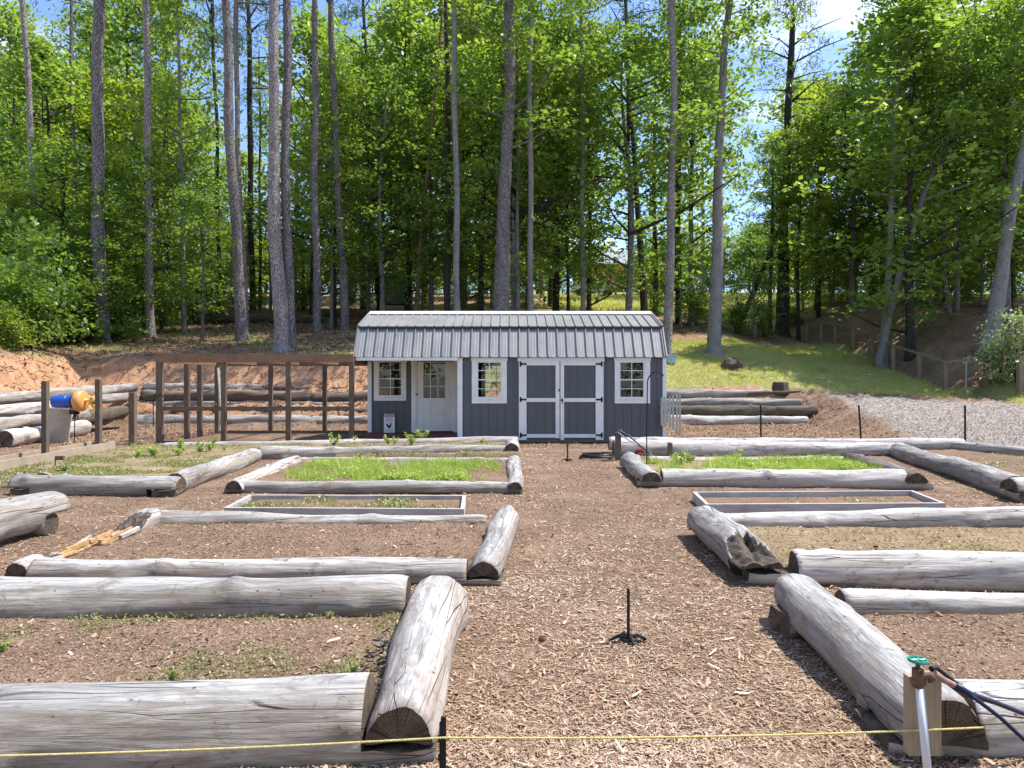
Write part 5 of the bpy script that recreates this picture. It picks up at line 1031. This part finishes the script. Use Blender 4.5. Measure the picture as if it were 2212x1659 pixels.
for row, (d, step, hmin, hmax) in enumerate(((29.5, 105, 6, 9), (35, 92, 12, 17), (41, 104, 13, 20), (48, 128, 13, 23), (56, 150, 15, 26), (66, 165, 14, 26), (80, 60, 7, 11))):
    vx = -200+row*31
    while vx < 2420:
        vx += step*R.uniform(.75, 1.25); dd_ = d+R.uniform(-2.2, 2.6); pk, cap = gapcol(vx)
        if row == 6: pk = 1; dd_ = d+R.uniform(-3, 6)
        if R.random() > pk+.1*(row < 2) and row > 0: continue
        if row == 0 and not vx < 470: continue
        if row == 1 and (430 < vx < 700 or 1440 < vx < 1860): continue
        if d > 60 and 1180 < vx < 1370: continue
        if row >= 1 and (1283 < vx < 1345) or (row < 4 and 815 < vx < 880 and row > 1): continue
        x = XA(vx, dd_); z = H(x, dd_); hg = R.uniform(hmin, hmax)
        if R.random() < .85: hg = min(hg, ZA(cap, dd_)-z)
        if hg < 4: continue
        k = R.randrange(7); ye = k < 2 or (row > 4 and R.random() < .5 and (k := R.randrange(2)) < 2)
        opts = [('broad ', 1.25), ('', 1.05), ('narrow ', .85)]; R.shuffle(opts)
        for pre, wd in opts:
            kind = pre+('short ' if hg <= 12 else '')+('yellow-green tree' if ye else 'leafy tree'); lb = wlab(kind, vx, row if row < 6 else 7)
            if lb not in used: break
        else: continue
        used[lb] = 1
        wood_tree(x, dd_, hg, k, lb, wd if hg > 10 else wd*1.2, CROWNS[k][1] if ye else None, 'broadleaf trees filling the wood behind the shed', -hg*.16 if row == 6 else 0.); fills.append((vx, dd_, hg))
print('FILL', len(fills))
def shrub(x, y, s, lab, k=0, mesh=None, grp=None, cat='shrub', name='leafy_shrub'):
    r = thing(name, lab, cat, (x, y, H(x, y)-.03), R.uniform(0, 6.3), grp); r.scale = (s, s, s*R.uniform(.85, 1.15)); link('foliage', mesh or SHR[k], r)
    link('stems', STEM, r); return r
o = MB()
for k in range(6): a = k*1.05; o.tube([(0,0,-.1),(.12*cos(a),.12*sin(a),.7),(.35*cos(a),.35*sin(a),1.5)], [.03,.02,.008], 5)
o = o.build('stem_proto', DARKB); STEM = o.data; bpy.data.objects.remove(o)
GU = 'undergrowth shrubs along the wood edge'
for (vx, d, s) in ((-30,22.5,1.4),(20,24.2,1.5),(70,23.8,1.2),(20,26.5,2.2),(95,26.3,1.9),(150,27.5,1.6),(-50,27,2.6),(60,29,2.6),(180,31.5,1.4),(265,29.5,1.2),(290,31,1.5),(350,32,1.5),(120,30,2.3),(200,36,1.8),(420,36,1.5),(455,38,1.6),(380,38,1.8)):
    shrub(XA(vx, d), d, s, wlab('large leafy shrub' if s > 1.7 else 'leafy shrub', vx, 0 if d < 26 else (1 if d < 30 else 2)), R.randrange(4), None, GU)
shrub(XA(22, 22.4), 22.4, .75, 'small yellow-green bush at the foot of the bank, far left', 0, SHY); shrub(XA(287, 28.5), 28.5, .42, 'low fresh green bush right of the stout dark pine', 1); shrub(XA(216, 27.5), 27.6, .3, 'tiny bush left of the stout pine foot', 2)
for vx in range(560, 2300, 95):
    d = R.uniform(46, 52) if vx > 1700 else R.uniform(42, 50) if vx > 850 else R.uniform(38, 44)
    if 1260 < vx < 1345 or 800 < vx < 890 or R.random() < .12: continue
    shrub(XA(vx, d), d, R.uniform(.5, 1.1), wlab('dark low bush', vx, 3), R.randrange(4), None, 'shaded understory bushes')
for vx in (1500, 1590, 1650, 1720, 1830, 1880, 1960, 2030, 2090): d = R.uniform(40, 44)+(5 if vx > 1700 else 0); shrub(XA(vx, d), d, R.uniform(.7, 1.3), wlab('shaded round bush', vx, 2), R.randrange(4), None, 'shaded understory bushes')
shrub(XA(2196, 27.2), 27.2, 1.35, 'pale flowering bush at the right edge beyond the fence', 0, BUSHP); shrub(XA(2165, 27.6), 27.6, .8, 'small pale bush in front of the flowering bush', 0, BUSHP)
vx = 380
while vx < 1110:
    vx += R.uniform(60, 95); d = R.uniform(37, 46); lb = wlab('small understory tree', vx, 3)
    if lb in used or 800 < vx < 890: continue
    used[lb] = 1; wood_tree(XA(vx, d), d, R.uniform(4.0, 7.5), R.choice((1, 3, 5)), lb, 1.5, CROWNS[1][1] if R.random() < .5 else None, 'small understory trees', -.3)
for vx in (1470, 1630, 1735, 1800, 1850, 1905, 1960, 2010, 2070, 2120, 2185):
    d = R.uniform(39, 44)+(5 if 1700 < vx < 1990 else 0); lb = wlab('small understory tree', vx, 2); used[lb] = 1; wood_tree(XA(vx, d), d, R.uniform(4.5, 7.5), R.choice((1, 3, 5)), lb, 1.4, None, 'small understory trees', .2)
vx = -60
while vx < 2300:
    vx += R.uniform(40, 58); d = R.uniform(74, 84)
    if 1265 < vx < 1345 or wlab('big round bush', vx, 7) in used: continue
    used[wlab('big round bush', vx, 7)] = 1
    shrub(XA(vx, d), d, R.uniform(2.2, 3.4), wlab('big round bush', vx, 7), R.randrange(4), None, 'bushes along the far edge of the field')
for k, x in enumerate((-22, -15, -8.5, -2.5, 4, 10.5, 17, 24)):
    wood_tree(x, -16-3*(k % 2), 15+k % 3, k % 7, ['first', 'second', 'third', 'fourth', 'fifth', 'sixth', 'seventh', 'eighth'][k]+' tree from the left in the row reflected in the shed windows', 1.3, None, 'trees mirrored in the shed windows', -1.2)  # unseen trees added behind the camera so the panes reflect something dark
# fallen trunks
make_log('fallen_trunk', 'grey fallen trunk lying in the wood beside the stout left pine', (XA(120,34),34,H(XA(120,34),34)+.9), (XA(212,33),33,H(XA(212,33),33)+.9), .35, .32, LOGK, seed=201, nring=20, cat='fallen tree')
make_log('fallen_trunk', 'long fallen trunk on the shaded ground behind the twin pines', (XA(455,37),37,H(XA(455,37),37)+.22), (XA(700,36.5),36.5,H(XA(700,36.5),36.5)+.2), .24, .2, LOGK, seed=202, nring=20, cat='fallen tree')
make_log('fallen_trunk', 'fallen trunk in the dark wood right of the leaning pine', (XA(700,40),40,H(XA(700,40),40)+.2), (XA(790,39),39,H(XA(790,39),39)+.2), .2, .18, LOGC, seed=203, nring=20, cat='fallen tree')

# ---------------- ground litter, grass, weeds ----------------
BEDR = [(-3.6,5.05,-.2,6.8),(-3.6,2.9,-.5,4.1),(1.9,5.1,4.8,6.6),(1.75,3,4.2,4.1),(-3.6,9.3,0,12.0),(1.9,9.7,5.4,11.9),(-3.1,7.4,-.5,8.4),(2.1,7.6,4.8,8.6)]
def inbed(x, y): 
    m_ = np.zeros(len(x), bool)
    for a, b_, c, d in BEDR: m_ |= (x > a) & (x < c) & (y > b_) & (y < d)
    return m_
x, y = visible_pts(270000, 2.3, 17, 1.55); k = ~inbed(x, y); x, y = x[k], y[k]; n = len(x); sc = np.clip(.75+y/9, .8, 2.4)
ln = np.minimum(rng.gamma(2.0, .0048, n), .045)*sc+.006; wd = ln*rng.uniform(.12, .36, n); cl = .5*fbm(x*1.1, y*1.1, 44)+.5*fbm(x*.45, y*.3, 46)-.04+.10*np.exp(-((x-.45)/.5)**2)
pa = flakes(x, y, Hn(x, y)+.003, ln, wd, .22, np.clip(.5+(rng.beta(2.4, 2.4, n)-.5)*.75+(cl-.5)*.9, 0, 1))
n = 170; x = rng.uniform(-.4, .55, n)*5; y = rng.uniform(2.4, 6.5, n); k = ~inbed(x, y); x, y = x[k], y[k]; n = len(x); ln = rng.uniform(.03, .09, n); pb = flakes(x, y, Hn(x, y)+.012, ln, ln*rng.uniform(.08, .2, n), .15, rng.uniform(.7, 1, n))
stuff('wood_chips', [pa, pb], 4, CHIP, 'brown and straw coloured wood chip mulch over the paths')
ps = []
for a, b_, c, d in BEDR[:6]:
    n = int((c-a)*(d-b_)*(1300 if b_ < 6 else 400)); x = rng.uniform(a, c, n); y = rng.uniform(b_, d, n); ln = rng.gamma(2.0, .0055, n)+.007; zb = {5.05:.07,2.9:.09,5.1:.07,3:.07,9.3:.10,9.7:.12}[b_]
    z = zb+(fbm(x*2.5, y*2.5, 77)-.5)*(.05 if b_ < 4.5 else .04)+(fbm(x*11, y*11, 78)-.5)*(.025 if b_ < 4.5 else .02)+.004; ps.append(flakes(x, y, z, ln, ln*rng.uniform(.2, .5, n), .3, rng.beta(1.2, 3.0, n)))
stuff('bed_litter', ps, 4, CHIP, 'small dark chips and litter on the bed soil')
n = 150000; x = rng.uniform(8, 24, n); y = rng.uniform(12.5, 29, n); g = masks(x, y)[2]; k = g > rng.uniform(.25, .8, n); x, y = x[k], y[k]; n = len(x); ln = rng.uniform(.015, .038, n); pp = flakes(x, y, Hn(x, y)+.004, ln, ln*.8, .4, rng.beta(3, 3, n)); stuff('gravel', [pp], 4, PEB, 'pale grey gravel of the drive')
n = 26000; x = rng.uniform(-19, 3, n); y = rng.uniform(17, 38, n); hh = h0(x, y); k = hh > .2; x, y = x[k], y[k]; n = len(x); ln = rng.uniform(.05, .28, n); pp = flakes(x, y, Hn(x, y)+.012, ln, ln*rng.uniform(.05, .2, n)+.008, .35, rng.uniform(0, 1, n)); 
n = 30000; x = rng.uniform(-12, 12, n); y = rng.uniform(15.5, 25.5, n); m_ = masks(x, y); k = (m_[2] < .3) & (m_[0] < .3) & ~((x > -8.4) & (x < 3.8) & (y > 16.6) & (y < 20.8)); x, y = x[k], y[k]; n = len(x); ln = rng.uniform(.02, .09, n); pr2 = flakes(x, y, Hn(x, y)+.008, ln, ln*rng.uniform(.15, .5, n), .35, rng.uniform(0, 1, n))
n = 14000; x = rng.uniform(4, 30, n); y = rng.uniform(23.5, 44, n); m_ = masks(x, y); k = (m_[0] < .3) & (m_[2] < .3); x, y = x[k], y[k]; n = len(x); ln = rng.uniform(.05, .25, n); pq = flakes(x, y, Hn(x, y)+.012, ln, ln*rng.uniform(.05, .2, n)+.008, .35, rng.uniform(0, 1, n)); stuff('leaf_litter', [pp, pq, pr2], 4, STRAW, 'pine straw, twigs and dry leaves on the bank and wood floor')
def blades(x, y, z, hmin, hmax, w, lean=.35):
    n = len(x); h = rng.uniform(hmin, hmax, n); a = rng.uniform(0, 2*pi, n); lx = rng.normal(0, lean, n)*h; ly = rng.normal(0, lean, n)*h; ww = w*rng.uniform(.6, 1.4, n)
    c = np.stack([x, y, z-.01], -1); V = np.stack([c-np.stack([np.cos(a)*ww, np.sin(a)*ww, 0*a], -1), c+np.stack([np.cos(a)*ww, np.sin(a)*ww, 0*a], -1), c+np.stack([lx, ly, h], -1)], 1).reshape(-1, 3)
    t = np.clip(rng.uniform(0, 1, n)*.6+fbm(x*1.2, y*1.2, 61)*.6-.15, 0, 1); return V, np.stack([t, t, t, np.ones(n)], -1)
n = 120000; x = rng.uniform(3.8, 22, n); y = rng.uniform(25, 38, n); g = masks(x, y)[0]; k = g > rng.uniform(.1, .8, n); x, y = x[k], y[k]; stuff('lawn_grass', [blades(x, y, Hn(x, y), .04, .12, .010)], 3, GRASSM, 'short sunlit and shaded lawn grass right of the shed')
n = 60000; x = rng.uniform(-19, 4, n); y = rng.uniform(24, 36, n); g = masks(x, y)[0]; k = g > rng.uniform(.3, .9, n); x, y = x[k], y[k]; stuff('patchy_grass', [blades(x, y, Hn(x, y), .03, .10, .009)], 3, GRASSM, 'thin grass patches on the bank top behind the run')
n = 30000; x = rng.uniform(-10, 40, n); y = rng.uniform(46, 70, n); g = masks(x, y)[0]; k = g > .5; x, y = x[k], y[k]; stuff('field_grass', [blades(x, y, Hn(x, y), .1, .4, .03)], 3, GRASSM, 'sunny grass field beyond the wood')
def weeds(name, a, b_, c, d, z, n, hmax, size, mat, label, edge=.25, thr=.42, nz=1.5, sd=5):
    x = rng.uniform(a, c, n); y = rng.uniform(b_, d, n); m_ = fbm(x*nz, y*nz, sd); k = m_ > rng.uniform(thr-.06, thr+.1, n); x, y = x[k], y[k]; n = len(x); cl = np.clip((m_[k]-thr)*4, 0.15, 1)
    zz = z+rng.uniform(0, 1, n)**1.3*hmax*cl; C = np.stack([x, y, zz], -1); V, T = leaves(C, 1, (.01,.01,.005), size, .75, 5); return V, T
pw = [weeds('', -3.2, 9.5, -.2, 11.6, .10, 26000, .13, .038, WEED, '', thr=.49, nz=2.6), ]
xx_ = rng.uniform(-3.2, -.2, 9000); yy_ = rng.uniform(9.5, 11.6, 9000); kk_ = fbm(xx_*2.6, yy_*2.6 , 5) > .47; xx_, yy_ = xx_[kk_], yy_[kk_]
tag(link('weed_shoots', npmesh('weed_shoots', *(lambda q: (q[0], 3, WEED, q[1]))(blades(xx_, yy_, np.full(len(xx_), .10), .05, .20, .005)))), 'thin grassy shoots among the weeds of the left weed bed', kind='stuff')
stuff('weed_patch', pw, 4, WEED, 'bright green weeds filling the left weed bed')
pw = [weeds('', 2.15, 9.95, 5.25, 11.5, .12, 24000, .14, .038, WEED, '', thr=.49, nz=2.6, sd=8)]
xx_ = rng.uniform(2.15, 5.25, 8000); yy_ = rng.uniform(9.95, 11.5, 8000); kk_ = fbm(xx_*2.6, yy_*2.6 , 8) > .47; xx_, yy_ = xx_[kk_], yy_[kk_]
tag(link('weed_shoots', npmesh('weed_shoots', *(lambda q: (q[0], 3, WEED, q[1]))(blades(xx_, yy_, np.full(len(xx_), .12), .06, .22, .005)))), 'thin grassy shoots among the weeds of the right weed bed', kind='stuff'); stuff('weed_patch', pw, 4, WEED, 'bright green weeds filling the right weed bed')
pl_ = []
for (a, b_, c, d, z, n, thr, sd) in ((-3.6,2.9,-.55,4.05,.095,16000,.55,3),(-8,9.3,-4.6,12.9,.105,22000,.42,4),(2.0,5.2,4.8,6.4,.075,7000,.60,6),(-3.4,5.2,-.3,6.6,.075,3500,.66,9),(-3.0,7.5,-.6,8.3,.05,3500,.50,10),(2.2,7.7,4.7,8.5,.05,700,.5,12),(7.0,9.5,9.4,13.5,.08,3500,.58,14),(-8,13.2,0,15.6,.10,12000,.45,15)):
    pl_.append(weeds('', a, b_, c, d, z, n, .022 if b_ != 7.5 else .06, .015 if b_ < 7 else .030, WEEDD, '', thr=thr, nz=2.2, sd=sd))
stuff('low_weeds', pl_, 4, WEEDD, 'low creeping weeds scattered on the bed soil')
def plant(label, x, y, s, z=.10, mat=WEED, grp='young plants in the far left bed'):
    if grp.startswith('feathery'): s *= .8
    r = thing('young_plant', label, 'plant', (x, y, z), R.uniform(0, 6), grp); C = []; sm_ = MB()
    for k in range(7): a = R.uniform(0, 6.3); ln = R.uniform(.3, 1)*s; e = (cos(a)*ln*.45, sin(a)*ln*.45, ln*R.uniform(.5, 1.)); sm_.tube([(0,0,-.02), (e[0]*.35, e[1]*.35, e[2]*.6), e], [.006,.005,.003], 5); C += [np.array(e)*t for t in (.55, .75, .9, 1.)]
    sm_.build('stem', WEEDD, parent=r); V, T = leaves(np.array(C), 9, (s*.06, s*.06, s*.06), s*.13, .8, R.randrange(999)); link('leaves', npmesh('leaves', V, 4, mat, T), r)
for k, (vx, vy, s, lab) in enumerate(((140,1020,.16,'small sprig by the tan planter above the far left front log'),(297,988,.26,'leafy green plant left of the chicken run corner post'),(333,986,.30,'bright leafy plant under the run corner post'),(385,985,.30,'upright plant right of the run corner post'),(432,976,.24,'plant in the middle of the far left bed'),(452,975,.26,'taller plant right of the middle one in the far left bed'),(485,973,.12,'tiny sprout near the bend of the slanting log'),(722,963,.26,'plant before the right end of the run, in the strip bed'),(765,957,.2,'small plant at the porch left corner, strip bed'),(838,960,.22,'small plant below the BEWARE sign'),(853,958,.16,'slim sprout right of the plant below the sign'),(888,962,.27,'bushy plant below the porch door'),(912,953,.28,'tall thin plant below the porch door'),(1040,958,.14,'tiny sprout near the right end of the strip bed'))):
    xx, yy, _ = P(vx, vy, .1); plant(lab, xx, yy, s*1.15)
for vx, vy, s, lab in ((711,1335,.055,'tiny yellow-green sprout behind the soil of the nearest left bed'),(8,1405,.07,'yellow-green sprout at the left picture edge'),(370,1470,.07,'small green tuft near the hulking front log'),(760,1463,.09,'green grass tuft at the corner of the two nearest left logs')): xx, yy, _ = P(vx, vy, .09); plant(lab, xx, yy, s, .09, WEED, 'tiny sprouts in the nearest left bed')
for vx, vy, s, lab in ((1466,1005,.36,'taller feathery weed at the left of the right weed bed'),(1490,1000,.34,'feathery weed standing behind the right weed bed'),(1590,998,.30,'feathery weed rising mid way along the right weed bed')): xx, yy, _ = P(vx, vy, .12); plant(lab, xx, yy, s, .12, WEED, 'feathery weeds in the right weed bed')
# pine cone on the path
blob('dark pine cone lying on the path left of the near sprinkler', 'pine_cone', 'pine cone', XA(1171, 3.87), 3.87, .022, .02, .018, ROT, 5, 0)
